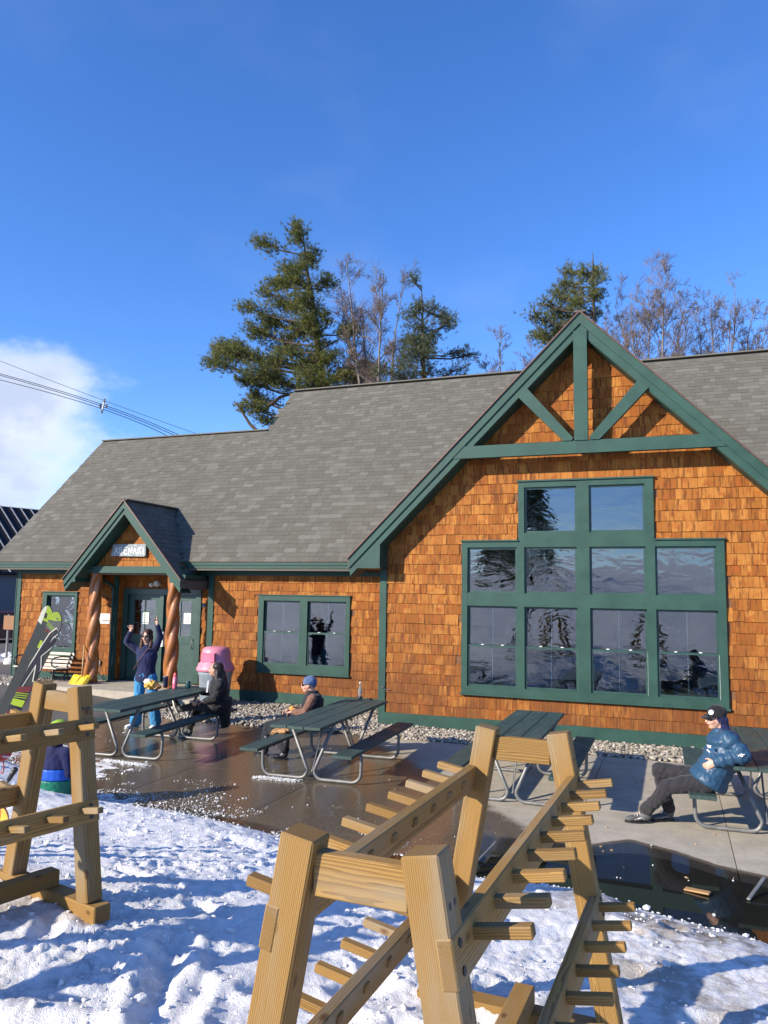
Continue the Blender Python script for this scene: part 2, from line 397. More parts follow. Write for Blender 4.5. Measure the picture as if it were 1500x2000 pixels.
def snow_mat():
    n = NT('snow'); P = n.pos()
    d = n.noise(P, 1.1, 5, 0.62); d2 = n.noise(P, 9.0, 4, 0.6)
    dirt = n.new('ShaderNodeAttribute', attribute_name='dirt').outputs['Fac']
    c = n.mix(n.ramp(d2, 0.35, 0.75), (0.93, 0.92, 0.90), (0.86, 0.85, 0.835))
    k = n.math('MULTIPLY', n.ramp(n.math('ADD', n.math('MULTIPLY', d, 0.6), n.math('MULTIPLY', d2, 0.5)), 0.47, 0.70), dirt)
    c = n.mix(k, c, (0.33, 0.27, 0.20))
    grit = n.math('MULTIPLY', n.ramp(n.noise(P, 75.0, 2), 0.66, 0.74), n.math('ADD', n.math('MULTIPLY', dirt, 0.55), 0.06))
    c = n.mix(grit, c, (0.17, 0.13, 0.09))
    n.col(c).rough(0.8).p('Specular IOR Level', 0.12)
    n.p('Subsurface Weight', 0.12).p('Subsurface Radius', (0.016, 0.018, 0.02)).p('Subsurface Scale', 1.0)
    n.bump(n.math('ADD', n.noise(P, 60.0, 5, 0.7), n.math('MULTIPLY', n.noise(P, 190.0, 3, 0.6), 0.6)), 0.85, 0.019); return n.m
def concrete(name, dry=(0.40, 0.355, 0.275), wet=(0.105, 0.080, 0.052)):
    n = NT(name); P = n.pos()
    w = n.new('ShaderNodeAttribute', attribute_name='wet').outputs['Fac']
    f = n.noise(P, 3.2, 6, 0.65); g = n.noise(P, 24.0, 5, 0.65); sp = n.noise(P, 120.0, 2)
    wet_m = n.ramp(n.math('ADD', w, n.math('MULTIPLY', n.math('SUBTRACT', f, 0.5), 0.55)), 0.38, 0.62)
    c = n.mix(n.ramp(f, 0.3, 0.7), tuple(q * 0.86 for q in dry), tuple(q * 1.1 for q in dry))
    c = n.mix(n.ramp(g, 0.45, 0.75, 0.0, 0.35), c, tuple(q * 0.6 for q in dry))
    cw = n.mix(n.ramp(g, 0.3, 0.75), tuple(q * 0.75 for q in wet), tuple(q * 1.35 for q in wet))
    c = n.mix(wet_m, c, cw)
    c = n.mix(n.ramp(sp, 0.70, 0.76, 0.0, 0.6), c, (0.09, 0.075, 0.06))
    salt = n.math('MULTIPLY', n.ramp(n.noise(P, 5.5, 6, 0.7), 0.56, 0.72), n.ramp(n.noise(P, 0.9, 3), 0.42, 0.62))
    c = n.mix(n.math('MULTIPLY', salt, 0.45), c, tuple(q * 0.8 for q in dry))
    soak = n.new('ShaderNodeAttribute', attribute_name='soak').outputs['Fac']
    c = n.mix(n.ramp(n.math('ADD', soak, n.math('MULTIPLY', n.math('SUBTRACT', g, 0.5), 0.5)), 0.3, 0.75), c, (0.032, 0.029, 0.025))
    film = n.ramp(n.math('ADD', w, n.math('MULTIPLY', n.math('SUBTRACT', n.noise(P, 1.3, 4), 0.5), 0.8)), 0.62, 0.95)
    n.col(c).rough(n.math('SUBTRACT', n.math('SUBTRACT', 0.85, n.math('MULTIPLY', wet_m, 0.36)), n.math('ADD', n.math('MULTIPLY', film, 0.24), n.math('MULTIPLY', soak, 0.16))))
    n.p('Specular IOR Level', n.math('ADD', 0.3, n.math('MULTIPLY', wet_m, 0.3)))
    n.bump(n.math('MULTIPLY', n.math('ADD', g, sp), n.math('SUBTRACT', 1.0, n.math('MULTIPLY', film, 0.85))), 0.18, 0.004); return n.m
def water_mat():
    n = NT('meltwater'); P = n.pos()
    n.col((0.012, 0.012, 0.010)).rough(0.02).p('IOR', 1.33).p('Specular IOR Level', 0.5)
    n.bump(n.noise(P, 2.5, 2), 0.01, 0.02); return n.m
def plank_paint(name, c):
    n = NT(name); O = n.obj(); r = n.new('ShaderNodeObjectInfo').outputs['Random']
    v = n.vadd(O, n.comb(n.math('MULTIPLY', r, 20.0), n.math('MULTIPLY', r, 7.0), 0.0))
    g = n.noise(n.mapping(v, (1.6, 42, 42)), 1.0, 4, 0.6); w = n.noise(v, 3.0, 5, 0.6)
    k = n.mix(n.ramp(g, 0.3, 0.7), tuple(q * 0.72 for q in c), tuple(q * 1.25 for q in c))
    k = n.mix(n.ramp(w, 0.55, 0.8, 0.0, 0.5), k, tuple(q * 0.5 + 0.06 for q in c))
    n.col(k).rough(n.ramp(w, 0.3, 0.7, 0.42, 0.68)).p('Specular IOR Level', 0.4); n.bump(g, 0.35, 0.002); return n.m
def bark(name, a, b, sc=30):
    n = NT(name); P = n.pos(); f = n.noise(n.mapping(P, (sc, sc, sc * 0.25)), 1.0, 4, 0.6)
    n.col(n.mix(n.ramp(f, 0.3, 0.7), a, b)).rough(0.9).p('Specular IOR Level', 0.15); return n.m
def needles(name, a, b, c):
    n = NT(name); r = n.rand()
    k = n.mix(n.ramp(r, 0.0, 0.6), a, b); k = n.mix(n.ramp(r, 0.65, 1.0), k, c)
    n.col(k).rough(0.55).p('Specular IOR Level', 0.3)
    tl = n.new('ShaderNodeBsdfTranslucent'); n.set(tl.inputs['Color'], n.mix(0.5, k, (0.10, 0.12, 0.03)))
    mx = n.new('ShaderNodeMixShader'); n.set(mx.inputs[0], 0.35); n.L.new(n.b.outputs[0], mx.inputs[1]); n.L.new(tl.outputs[0], mx.inputs[2]); n.L.new(mx.outputs[0], n.out.inputs[0])
    return n.m
def skin_mat(name, c):
    n = NT(name); f = n.noise(n.obj(), 18.0, 3)
    n.col(n.mix(n.ramp(f, 0.3, 0.7), c, (c[0] * 0.86, c[1] * 0.74, c[2] * 0.68))).rough(0.5).p('Subsurface Weight', 0.08).p('Subsurface Radius', (0.01, 0.004, 0.002)); return n.m
def fabric(name, c, sc=220.0, rough=0.85, fold=0.35, var=0.2):
    n = NT(name); O = n.obj(); f = n.noise(O, 7.0, 4, 0.6, 0.6); w = n.noise(O, sc, 2)
    n.col(n.mix(n.ramp(f, 0.3, 0.7), tuple(q * (1 - var) for q in c), tuple(q * (1 + var) for q in c))).rough(rough).p('Specular IOR Level', 0.25)
    n.p('Sheen Weight', 0.15)
    n.bump(n.math('ADD', n.math('MULTIPLY', n.noise(O, 16.0, 3, 0.5, 1.2), 1.0), n.math('MULTIPLY', w, 0.12)), fold, 0.02); return n.m
def nylon(name, c, rough=0.42):
    n = NT(name); O = n.obj(); f = n.noise(O, 9.0, 4, 0.55, 1.0)
    n.col(n.mix(n.ramp(f, 0.3, 0.7), tuple(q * 0.92 for q in c), tuple(q * 1.08 for q in c))).rough(rough)
    n.p('Specular IOR Level', 0.3); n.bump(n.noise(O, 14.0, 3, 0.5, 1.0), 0.3, 0.015); return n.m

M = dict(
    cedar=cedar(), shingle=asphalt_shingle(), timber=timber(), snow=snow_mat(), concrete=concrete('concrete'),
    water=water_mat(), glass=glass('window_glass'),
    asphalt=concrete('asphalt', (0.125, 0.112, 0.095), (0.05, 0.043, 0.035)),
    trim=plain('green_trim', (0.021, 0.062, 0.047), 0.55, var=0.14, scale=3.0, spec=0.3),
    trim_dark=plain('green_door_paint', (0.020, 0.058, 0.046), 0.4, var=0.08),
    drip=plain('brown_drip_edge', (0.10, 0.055, 0.042), 0.45, metal=0.3),
    table=plank_paint('dark_green_planks', (0.036, 0.064, 0.055)),
    galv=plain('galvanised_steel', (0.19, 0.19, 0.185), 0.5, metal=0.4, var=0.18, scale=14),
    darksteel=plain('dark_steel', (0.05, 0.05, 0.052), 0.45, metal=0.7),
    bolt=plain('bolt_steel', (0.06, 0.055, 0.05), 0.5, metal=0.6),
    carved=None,
    white=plain('white_paint', (0.78, 0.77, 0.74), 0.55, var=0.06), cream=plain('cream_slats', (0.66, 0.62, 0.52), 0.6),
    black=plain('black_iron', (0.02, 0.02, 0.022), 0.4), interior=plain('interior_wall', (0.20, 0.15, 0.10), 0.8), floor_in=plain('interior_floor', (0.13, 0.11, 0.09), 0.6),
    pine_in=plain('interior_pine', (0.75, 0.47, 0.11), 0.5), sheath=plain('sheathing', (0.16, 0.07, 0.03), 0.9),
    gravel=None, metalroof=plain('black_standing_seam', (0.022, 0.022, 0.025), 0.8, spec=0.1), rib=plain('sunlit_seam_rib', (0.24, 0.245, 0.27), 0.5, metal=0.1), greywall=plain('blue_grey_siding', (0.13, 0.135, 0.15), 0.8),  # rib paler than the roof sheet: sunlight on the seams put into its colour
    soil=plain('ground_soil', (0.10, 0.085, 0.065), 0.95, scale=0.4, var=0.3),
    bark_pine=bark('pine_bark', (0.10, 0.075, 0.055), (0.045, 0.035, 0.028)), bark_bare=bark('bare_bark', (0.25, 0.215, 0.195), (0.11, 0.09, 0.08)),
    twig=bark('twig_bark', (0.20, 0.155, 0.125), (0.10, 0.078, 0.065)),
    needle_a=needles('pine_needles', (0.066, 0.084, 0.026), (0.140, 0.155, 0.042), (0.25, 0.22, 0.055)),
    needle_b=needles('spruce_needles', (0.058, 0.078, 0.040), (0.110, 0.130, 0.065), (0.17, 0.17, 0.085)),
    cable=plain('cable_rubber', (0.018, 0.03, 0.03), 0.6),
    pink=plain('pink_plastic', (0.60, 0.205, 0.275), 0.5, var=0.05), greyplastic=plain('grey_plastic', (0.23, 0.27, 0.30), 0.5),
    yellow=plain('yellow_plastic', (0.78, 0.52, 0.02), 0.4), red=plain('red_plastic', (0.42, 0.03, 0.03), 0.3),
    handle=plain('ash_handle', (0.42, 0.24, 0.10), 0.5), galvd=plain('grey_sign_post', (0.3, 0.3, 0.3), 0.5, metal=0.6), brown=plain('brown_sign', (0.25, 0.12, 0.05), 0.7),
)
def carved_mat():
    n = NT('carved_log'); P = n.pos(); f = n.noise(n.mapping(P, (9, 9, 2.5)), 1.0, 4, 0.6); g = n.noise(n.mapping(P, (60, 60, 8)), 1.0, 3)
    c = n.mix(n.ramp(f, 0.35, 0.7), (0.42, 0.155, 0.034), (0.20, 0.066, 0.018)); c = n.mix(n.ramp(g, 0.4, 0.8, 0, 0.4), c, (0.10, 0.03, 0.01))
    n.col(c).rough(0.35).p('Coat Weight', 0.25); n.bump(g, 0.2, 0.004); return n.m
M['carved'] = carved_mat()
def gravel_mat():
    n = NT('river_gravel'); r = n.rand()
    c = n.mix(n.ramp(r, 0.0, 0.5), (0.12, 0.10, 0.076), (0.31, 0.272, 0.212)); c = n.mix(n.ramp(r, 0.75, 1.0), c, (0.50, 0.46, 0.39))
    n.col(c).rough(0.8); return n.m
M['gravel'] = gravel_mat()
# ------------------------------------------------------------------ ground, patio, puddle, snow, gravel
EDGE = np.array([(-40, 12.5), (-14, 10.2), (-9, 8.6), (-7.4, 7.95), (-5.9, 7.2), (-4.7, 7.2), (-3.66, 6.94), (-2.6, 6.55), (-1.55, 6.62), (-0.6, 6.72), (-0.45, 6.62), (-0.27, 6.46), (-0.02, 6.38), (0.15, 6.34), (0.37, 6.30), (0.6, 6.18), (2, 5.7), (8, 4.4), (60, 3)])
def y_edge(x): return np.interp(x, EDGE[:, 0], EDGE[:, 1])
def ground_z(x, y):
    x = np.asarray(x, float); y = np.asarray(y, float)
    return 0.20 * sstep(-9.0, -13.0, x) * sstep(9.5, 13.5, y)
def snow_base(x, y):
    t = (y_edge(x) - y) * 0.95
    h = np.where(t < 1.0, 0.25 * t, np.where(t < 3.2, 0.25 + 0.10 * (t - 1), np.where(t < 6.6, 0.47 + 0.045 * (t - 3.2), 0.623 + 0.066 * np.minimum(t - 6.6, 150))))
    return t, h + 0.06 * sstep(0, 0.35, t) + 0.20 * np.exp(-((x + 3.6) ** 2 + (y - 2.9) ** 2) / 2.5 ** 2)
TRACKS = [((-2.35, 3.4), (-0.95, 1.0), 0.07, 0.05), ((-2.0, 3.1), (-1.25, 1.2), 0.05, 0.045), ((-3.4, 5.6), (-1.2, 5.4), 0.10, 0.03), ((-1.75, 3.2), (-0.6, 4.9), 0.06, 0.04), ((-2.9, 2.3), (-1.6, 2.7), 0.07, 0.04)]
PRINTS = [(random.uniform(-4.4, 0.8), random.uniform(1.5, 5.8), random.uniform(0, 3.14)) for _ in range(46)]
def snow_z(x, y):
    t, h = snow_base(x, y)
    ins = sstep(0.0, 0.55, t)
    big = fbm(x, y, 1.1, 3, 1) - 0.5; mid = fbm(x, y, 0.34, 3, 2) - 0.5
    lump = np.abs(fbm(x, y, 0.20, 3, 3, 0.6) - 0.5) * 2; fine = np.abs(fbm(x, y, 0.07, 3, 5, 0.65) - 0.5) * 2
    rough = 0.35 + 0.65 * sstep(0.40, 0.62, fbm(x, y, 0.8, 2, 9))
    z = h + ins * (0.028 * big + 0.014 * mid) + (0.25 + 0.75 * ins) * rough * (0.032 * (0.42 - lump) + 0.030 * (0.40 - fine) + 0.026 * (0.35 - np.abs(fbm(x, y, 0.032, 2, 7, 0.7) - 0.5) * 2)) + 0.012 * (fbm(x, y, 0.022, 2, 6) - 0.5)
    for (x0, y0), (x1, y1), w, d in TRACKS:
        dx, dy = x1 - x0, y1 - y0; L = math.hypot(dx, dy); u = np.clip(((x - x0) * dx + (y - y0) * dy) / L ** 2, 0, 1)
        q = np.hypot(x - x0 - u * dx, y - y0 - u * dy)
        z = z - d * np.exp(-(q / w) ** 2) + 0.4 * d * np.exp(-((q - 1.9 * w) / (0.7 * w)) ** 2)
    for px, py, a in PRINTS:
        u = (x - px) * math.cos(a) + (y - py) * math.sin(a); v = -(x - px) * math.sin(a) + (y - py) * math.cos(a)
        q = (u / 0.15) ** 2 + (v / 0.065) ** 2
        z = z - ins * 0.032 * np.exp(-q ** 2) + ins * 0.012 * np.exp(-(np.sqrt(q) - 1.5) ** 2 * 6)
    thin = (0.055 * (fbm(x, y, 0.5, 4, 12) - 0.56) + 0.03 * (fbm(x, y, 0.12, 2, 13) - 0.5)) * sstep(-5.0, -5.8, x) * sstep(-1.6, -0.7, t) - 0.05 * sstep(-1.0, -2.0, t)
    z = np.where(t < 0, np.where(x < -5.0, thin - 0.004, -0.04 + t * 0.4), z)
    return z + ground_z(x, y) * (t < 0)
def grid(name, V, nu, nv, mat, smooth=True, attrs=None, kind='structure', parent=None):
    i, j = np.meshgrid(np.arange(nu - 1), np.arange(nv - 1), indexing='ij'); a = (i * nv + j).ravel()
    me = np_mesh(name, V, np.stack([a, a + nv, a + nv + 1, a + 1], 1), mat, smooth=smooth)
    for k, v in (attrs or {}).items():
        q = me.attributes.new(k, 'FLOAT', 'POINT'); q.data.foreach_set('value', np.ascontiguousarray(v, dtype=np.float32))
    o = link(name, me, None, parent)
    if kind and parent is None: o['kind'] = kind
    return o

g = 900.0
link('ground', np_mesh('ground', np.array([(-g, -g, -0.25), (g, -g, -0.25), (g, g, -0.25), (-g, g, -0.25)]), np.array([(0, 1, 2, 3)]), M['soil']))['kind'] = 'structure'

DAMP = np.array([(-4, 8.4), (-1.6, 8.0), (-0.8, 8.02), (-0.44, 8.34), (0.03, 8.12), (0.33, 7.88), (0.74, 7.75), (2, 7.3), (9, 6.6)])
def wetness(x, y):
    s = ((x + 3.9) * 2.8 + (y - 11) * 2.4) / 3.69
    a = 1 - sstep(-0.55, 0.75, s)
    b = 1 - sstep(-0.12, 0.14, y - np.interp(x, DAMP[:, 0], DAMP[:, 1]))
    return np.maximum(a, b)
def soaked(x, y):
    a = 1 - sstep(-0.20, 0.06, y - np.interp(x, DAMP[:, 0], DAMP[:, 1])); return np.maximum(a * sstep(-2.6, -1.2, x), 0.8 * (1 - sstep(0.1, 0.55, y - y_edge(x))))
patio = tag(bpy.data.objects.new('patio', np_mesh('patio', np.array([(-9.6, 3, -0.06), (9, 3, -0.06), (9, 12.6, -0.06), (-9.6, 12.6, -0.06)]), np.array([(0, 1, 2, 3)]), M['soil'])), kind='structure')
C.objects.link(patio); WORLD['patio'] = Matrix.Identity(4)
XJ = [-9.6, -8.05, -6.15, -4.35, -2.5, -1.0, 0.50, 2.3, 4.2, 6.2, 9.0]; YJ = [3.0, 5.6, 7.35, 9.33, 11.0, 12.42]
for i in range(len(XJ) - 1):
    for j in range(len(YJ) - 1):
        x0, x1, y0, y1 = XJ[i] + 0.004, XJ[i + 1] - 0.004, YJ[j] + 0.004, YJ[j + 1] - 0.004
        nu, nv = 26, 26
        X, Y = np.meshgrid(np.linspace(x0, x1, nu), np.linspace(y0, y1, nv), indexing='ij')
        Z = np.zeros_like(X); e = 0
        Z[0] = Z[-1] = -0.002; Z[:, 0] = Z[:, -1] = -0.002
        V = np.stack([X, Y, Z], -1).reshape(-1, 3)
        ii, jj = np.meshgrid(np.arange(nu - 1), np.arange(nv - 1), indexing='ij'); a = (ii * nv + jj).ravel()
        F = [tuple(f) for f in np.stack([a, a + nv, a + nv + 1, a + 1], 1).tolist()]
        n0 = len(V); corners = [0, (nu - 1) * nv, nu * nv - 1, nv - 1]
        V = np.concatenate([V, V[corners] - [0, 0, 0.058]])
        rim = [[k * nv for k in range(nu)], [(nu - 1) * nv + k for k in range(nv)], [k * nv + nv - 1 for k in range(nu - 1, -1, -1)], [k for k in range(nv - 1, -1, -1)]]
        for k in range(4): F.append(tuple(rim[k][::-1]) + (n0 + k, n0 + (k + 1) % 4))
        me = np_mesh('concrete_slab', V, F, M['concrete'])
        q = me.attributes.new('wet', 'FLOAT', 'POINT'); q.data.foreach_set('value', np.concatenate([wetness(X, Y).ravel(), np.ones(4)]).astype(np.float32))
        q = me.attributes.new('soak', 'FLOAT', 'POINT'); q.data.foreach_set('value', np.concatenate([soaked(X, Y).ravel(), np.ones(4)]).astype(np.float32))
        link('concrete_slab', me, None, patio)
X, Y = np.meshgrid(np.linspace(-60, -9.6, 120), np.linspace(2, 40, 110), indexing='ij')
grid('driveway', np.stack([X, Y, ground_z(X, Y) - 0.003], -1).reshape(-1, 3), 120, 110, M['asphalt'], attrs={'wet': (0.25 + 0.5 * (fbm(X, Y, 3.0, 3, 21) - 0.3) + 0.4 * sstep(-10.5, -9.6, X)).ravel()})

# the mirror-still puddle between the paving and the snow
up_ = [(-2.6, 6.9), (-2.0, 7.12), (-1.5, 7.32), (-1.1, 7.46), (-0.8, 7.62), (-0.5, 7.86), (-0.3, 7.9), (0.0, 7.78), (0.3, 7.58), (0.7, 7.42), (1.2, 7.3), (2.2, 6.95), (3.5, 6.5), (6, 6.1)]
pts = []
for i in range(len(up_) - 1):
    for k in range(6):
        f = k / 6; x = up_[i][0] * (1 - f) + up_[i + 1][0] * f; y = up_[i][1] * (1 - f) + up_[i + 1][1] * f
        pts.append((x, y + 0.05 * float(fbm(np.array([x]), np.array([y]), 0.25, 3, 40)[0] - 0.5)))
low = [(x, float(y_edge(x)) - 0.5) for x in np.linspace(6, -2.6, 40)]
V = [(x, y, 0.007) for x, y in pts + low]
o = link('puddle', np_mesh('puddle', np.array(V), [tuple(range(len(V) - 1, -1, -1))], M['water'])); o['kind'] = 'structure'

# snow: a fine fan where the picture looks, a coarse slope everywhere else
nu, nv = 600, 660
R_, A_ = np.meshgrid(np.exp(np.linspace(math.log(0.55), math.log(17.0), nu)), np.linspace(math.radians(-78), math.radians(78), nv), indexing='ij')
AA = A_ + math.radians(-20.5)
X, Y = R_ * np.sin(AA), R_ * np.cos(AA)
Z = snow_z(X, Y); tt = snow_base(X, Y)[0]
dirt = np.clip(0.10 + 0.95 * sstep(-1.5, -0.2, X) * sstep(4.2, 0.4, tt) + 0.9 * sstep(0.5, -0.15, tt) + 0.5 * sstep(1.6, 0.0, np.hypot(X + 3.2, Y - 3.0)), 0, 1)
keep = (Z > ground_z(X, Y) - 0.06) & (tt > -2.4)
i, j = np.meshgrid(np.arange(nu - 1), np.arange(nv - 1), indexing='ij'); a = (i * nv + j)
fk = keep[:-1, :-1] | keep[1:, :-1] | keep[:-1, 1:] | keep[1:, 1:]
a = a[fk]; F = np.stack([a, a + 1, a + nv + 1, a + nv], 1)
V = np.stack([X, Y, Z], -1).reshape(-1, 3); used = np.unique(F); remap = -np.ones(len(V), int); remap[used] = np.arange(len(used))
me = np_mesh('snow_ground', V[used], remap[F], M['snow'], smooth=True)
q = me.attributes.new('dirt', 'FLOAT', 'POINT'); q.data.foreach_set('value', dirt.ravel()[used].astype(np.float32))
link('snow_ground', me)['kind'] = 'structure'
xs = np.concatenate([np.linspace(-170, -40, 24), np.linspace(-38, 22, 210), np.linspace(24, 170, 30)]); ys = np.concatenate([np.linspace(-190, -48, 30), np.linspace(-46, 9, 200)])
X, Y = np.meshgrid(xs, ys, indexing='ij'); t, h = snow_base(X, Y)
fan = (np.hypot(X, Y) < 16.5) & (np.abs(np.arctan2(X, Y) + math.radians(20.5)) < math.radians(75))
Z = np.where(t > 0, h - 0.30 * np.abs(fbm(X, Y, 1.6, 3, 33) - 0.5) * sstep(5, 9, t) + 0.22 * (fbm(X, Y, 0.8, 2, 34) - 0.5) * sstep(5, 9, t) + 0.5 * sstep(8, 40, t) * (fbm(X, Y, 9, 3, 30) - 0.5) + 1.4 * sstep(20, 90, t) * (fbm(X, Y, 30, 3, 31) - 0.5) - np.where(fan, 0.12, 0.0), -0.2)
o = grid('snow_slope', np.stack([X, Y, Z], -1).reshape(-1, 3), len(xs), len(ys), M['snow'], attrs={'dirt': np.full(X.size, 0.25)})

def lumps(name, pts, mat, seed=1, n=1):
    """Small angular snow or stone lumps as one mesh."""
    bm = bmesh.new(); bmesh.ops.create_icosphere(bm, subdivisions=n, radius=1.0)
    bv = np.array([v.co[:] for v in bm.verts]); bf = np.array([[v.index for v in f.verts] for f in bm.faces]); bm.free()
    r = np.random.default_rng(seed); k = len(pts); P = np.array([p[:3] for p in pts]); S = np.array([p[3] for p in pts])
    sc = r.uniform(0.65, 1.35, (k, 1, 3)) * S[:, None, None]; sc[..., 2] *= 0.72
    V = bv[None] * (1 + r.uniform(-0.22, 0.22, (k, len(bv), 1))) * sc
    q = r.uniform(0, 6.28, k); c, s = np.cos(q), np.sin(q)
    V = np.stack([V[..., 0] * c[:, None] - V[..., 1] * s[:, None], V[..., 0] * s[:, None] + V[..., 1] * c[:, None], V[..., 2]], -1) + P[:, None, :]
    F = (bf[None] + (np.arange(k) * len(bv))[:, None, None]).reshape(-1, 3)
    return np_mesh(name, V.reshape(-1, 3), F, mat, rnd=np.repeat(r.random(k), len(bf)))
x, y = rng.uniform(-5.5, 2.0, 12000), rng.uniform(1.0, 7.4, 12000); s = np.minimum(0.032, 0.003 + rng.exponential(0.0042, 12000))
k = (fbm(x, y, 0.7, 2, 9) > 0.47) & (snow_base(x, y)[0] > -0.15)
pp = np.stack([x, y, 0 * x, s], 1)[k][:4200]; pp[:, 2] = np.maximum(snow_z(pp[:, 0], pp[:, 1]), 0) + pp[:, 3] * 0.25
me = lumps('snow_clods', pp.tolist(), M['snow'], 3, 1)
tag(link('snow_clods', me), 'small crumbs of churned snow lying on the packed snow', 'snow', kind='stuff')

# river stones along the foot of the lodge
pp = []
for k in range(19000):
    x = rng.uniform(-9.7, 3.0); y = rng.uniform(12.44, 15.0 if x < -5.0 else 13.5)
    pp.append((x, y, 0.0 + abs(rng.normal(0, 0.018)), rng.uniform(0.018, 0.038)))
for k in range(2600):
    x = rng.uniform(-16.5, -12.4); y = rng.uniform(13.7, 15.0); pp.append((x, y, float(ground_z(x, y)) + 0.01, rng.uniform(0.025, 0.06)))
tag(link('gravel', lumps('gravel', pp, M['gravel'], 5)), 'pale river gravel bed along the foot of the lodge walls', 'gravel', kind='stuff')
link('gravel_bed', np_mesh('gravel_bed', np.array([(-9.7, 12.42, -0.012), (3.2, 12.42, -0.012), (3.2, 15.2, -0.012), (-9.7, 15.2, -0.012)]), np.array([(0, 1, 2, 3)]), M['soil']))['kind'] = 'structure'
n = 24000; x = rng.uniform(-9.2, -1.8, n); d = rng.exponential(1.0, n) * np.where(x > -4.9, 0.22, 0.55); y = y_edge(x) - .05 + d   # slush breaking up along the wet edge
k = fbm(x, y, 0.45, 3, 50) > 0.44 + 0.10 * np.minimum(d, 1.4)
pp = np.stack([x, y, 0.002 + ground_z(x, y), np.minimum(.018, .002 + rng.exponential(.0029, n))], 1)[k][:5200]
tag(link('slush', lumps('slush', pp.tolist(), M['snow'], 21, 1)), 'loose grains of slush along the melting edge of the snow', 'snow', kind='stuff')
# small white scraps of ice and leaves on the wet paving
pp = [(rng.uniform(-7, 0.6), rng.uniform(7.2, 11.5), 0.004, rng.uniform(0.006, 0.016)) for k in range(70)]
me = lumps('leaf_litter', pp, plain('litter', (0.30, 0.20, 0.11), 0.8), 9, 1)
tag(link('leaf_litter', me), 'scattered leaf scraps and twigs on the wet paving', 'litter', kind='stuff')
pp = [(p[0], p[1], 0.010, rng.uniform(0.005, 0.013)) for p in [at_z(1272, 1653, 0), at_z(1205, 1716, 0), at_z(1212, 1717, 0), at_z(1275, 1692, 0), at_z(1345, 1722, 0), at_z(1432, 1722, 0), at_z(1395, 1790, 0)]]
tag(link('ice_chips', lumps('ice_chips', pp, M['snow'], 11, 1)), 'white chips of ice floating on the dark puddle', 'ice', kind='stuff')
# snow banked against the near feet of the tables
def bank(x0, y0, x1, y1, n, s, sd):
    r = np.random.default_rng(sd); out = []
    for k in range(n):
        f = r.random(); out.append((x0 + (x1 - x0) * f + r.normal(0, 0.035), y0 + (y1 - y0) * f + r.normal(0, 0.028), r.uniform(0, .025), s * r.uniform(0.5, 1.4)))
    return out
a, b = at_z(205, 1487, 0), at_z(283, 1497, 0); c, d = at_z(500, 1520, 0), at_z(580, 1527, 0)
me = lumps('snow_bank', bank(a[0], a[1], b[0], b[1], 1100, 0.008, 1) + bank(c[0], c[1], d[0], d[1], 700, 0.007, 2), M['snow'], 12, 2); me.polygons.foreach_set('use_smooth', np.ones(len(me.polygons), dtype=bool))
tag(link('snow_bank', me), 'thin ridges of old snow against the near feet of the picnic tables', 'snow', kind='stuff')
# ------------------------------------------------------------------ the lodge
lodge = thing('ski_lodge', (-4.95, 15.0, 0), 'cedar shingled lodge with green trim, grey roof and tall stepped window', 'building')
main_z = lambda y: 3.07 + (y - 14.6)
gable_z = lambda x: 7.25 - abs(x + 1.36)
porch_z = lambda x: 4.40 - 1.11 * abs(x + 11.46)
GY, GF, LY, DY, PF, PW = 13.5, 13.05, 15.0, 15.2, 14.0, 14.45     # gable wall, gable front, side wall, door wall, porch front, porch wall
RX0, RXS, RX1 = -15.88, -10.28, 8.0                              # left end, step between ridges, right end
ZR1, ZR2 = 6.82, 8.30

def shed(mb, x0, x1, ya, za, yb, zb, th=0.20):
    """A sloping roof slab between two eaves lines at x0..x1 (thickness measured straight down)."""
    mb.prism([(ya, za), (yb, zb), (yb, zb - th), (ya, za - th)], (x0, 0, 0), (0, 1, 0), (0, 0, 1), x1 - x0)
roof = MB()
shed(roof, RX0, RXS, 14.6, 3.05, 18.35, ZR1 - .02); shed(roof, RX0, RXS, 22.1, 3.05, 18.35, ZR1 - .02)
shed(roof, RXS, RX1, 14.6, 3.05, 19.83, ZR2 - .02); shed(roof, RXS, RX1, 25.06, 3.05, 19.83, ZR2 - .02)
roof = roof.build('main_roof', M['shingle'], lodge)
groof = MB()
for s in (-1, 1):
    groof.prism([(0, 7.23), (s * 4.22, 3.01), (s * 4.22, 2.83), (0, 7.05)], (-1.36, 19.0, 0), (1, 0, 0), (0, 0, 1), 19.0 - GF - 0.03)
groof = groof.build('gable_roof', M['shingle'], lodge)
proof = MB()
for s in (-1, 1):
    proof.prism([(0, 4.38), (s * 1.6, 4.38 - 1.776), (s * 1.6, 4.22 - 1.776), (0, 4.22)], (-11.46, 16.0, 0), (1, 0, 0), (0, 0, 1), 16.0 - PF - 0.03)
proof = proof.build('porch_roof', M['shingle'], lodge)
caps = MB()
caps.bar((RX0, 18.35, ZR1 + .01), (RXS, 18.35, ZR1 + .01), 0.20, 0.03); caps.bar((RXS - .02, 19.83, ZR2 + .01), (RX1, 19.83, ZR2 + .01), 0.2, 0.03)
caps.bar((-11.46, PF, 4.415), (-11.46, 15.92, 4.415), 0.16, 0.03); caps.bar((-1.36, GF, 7.265), (-1.36, 18.7, 7.265), 0.2, 0.03)
caps.build('ridge_cap', M['shingle'], roof)

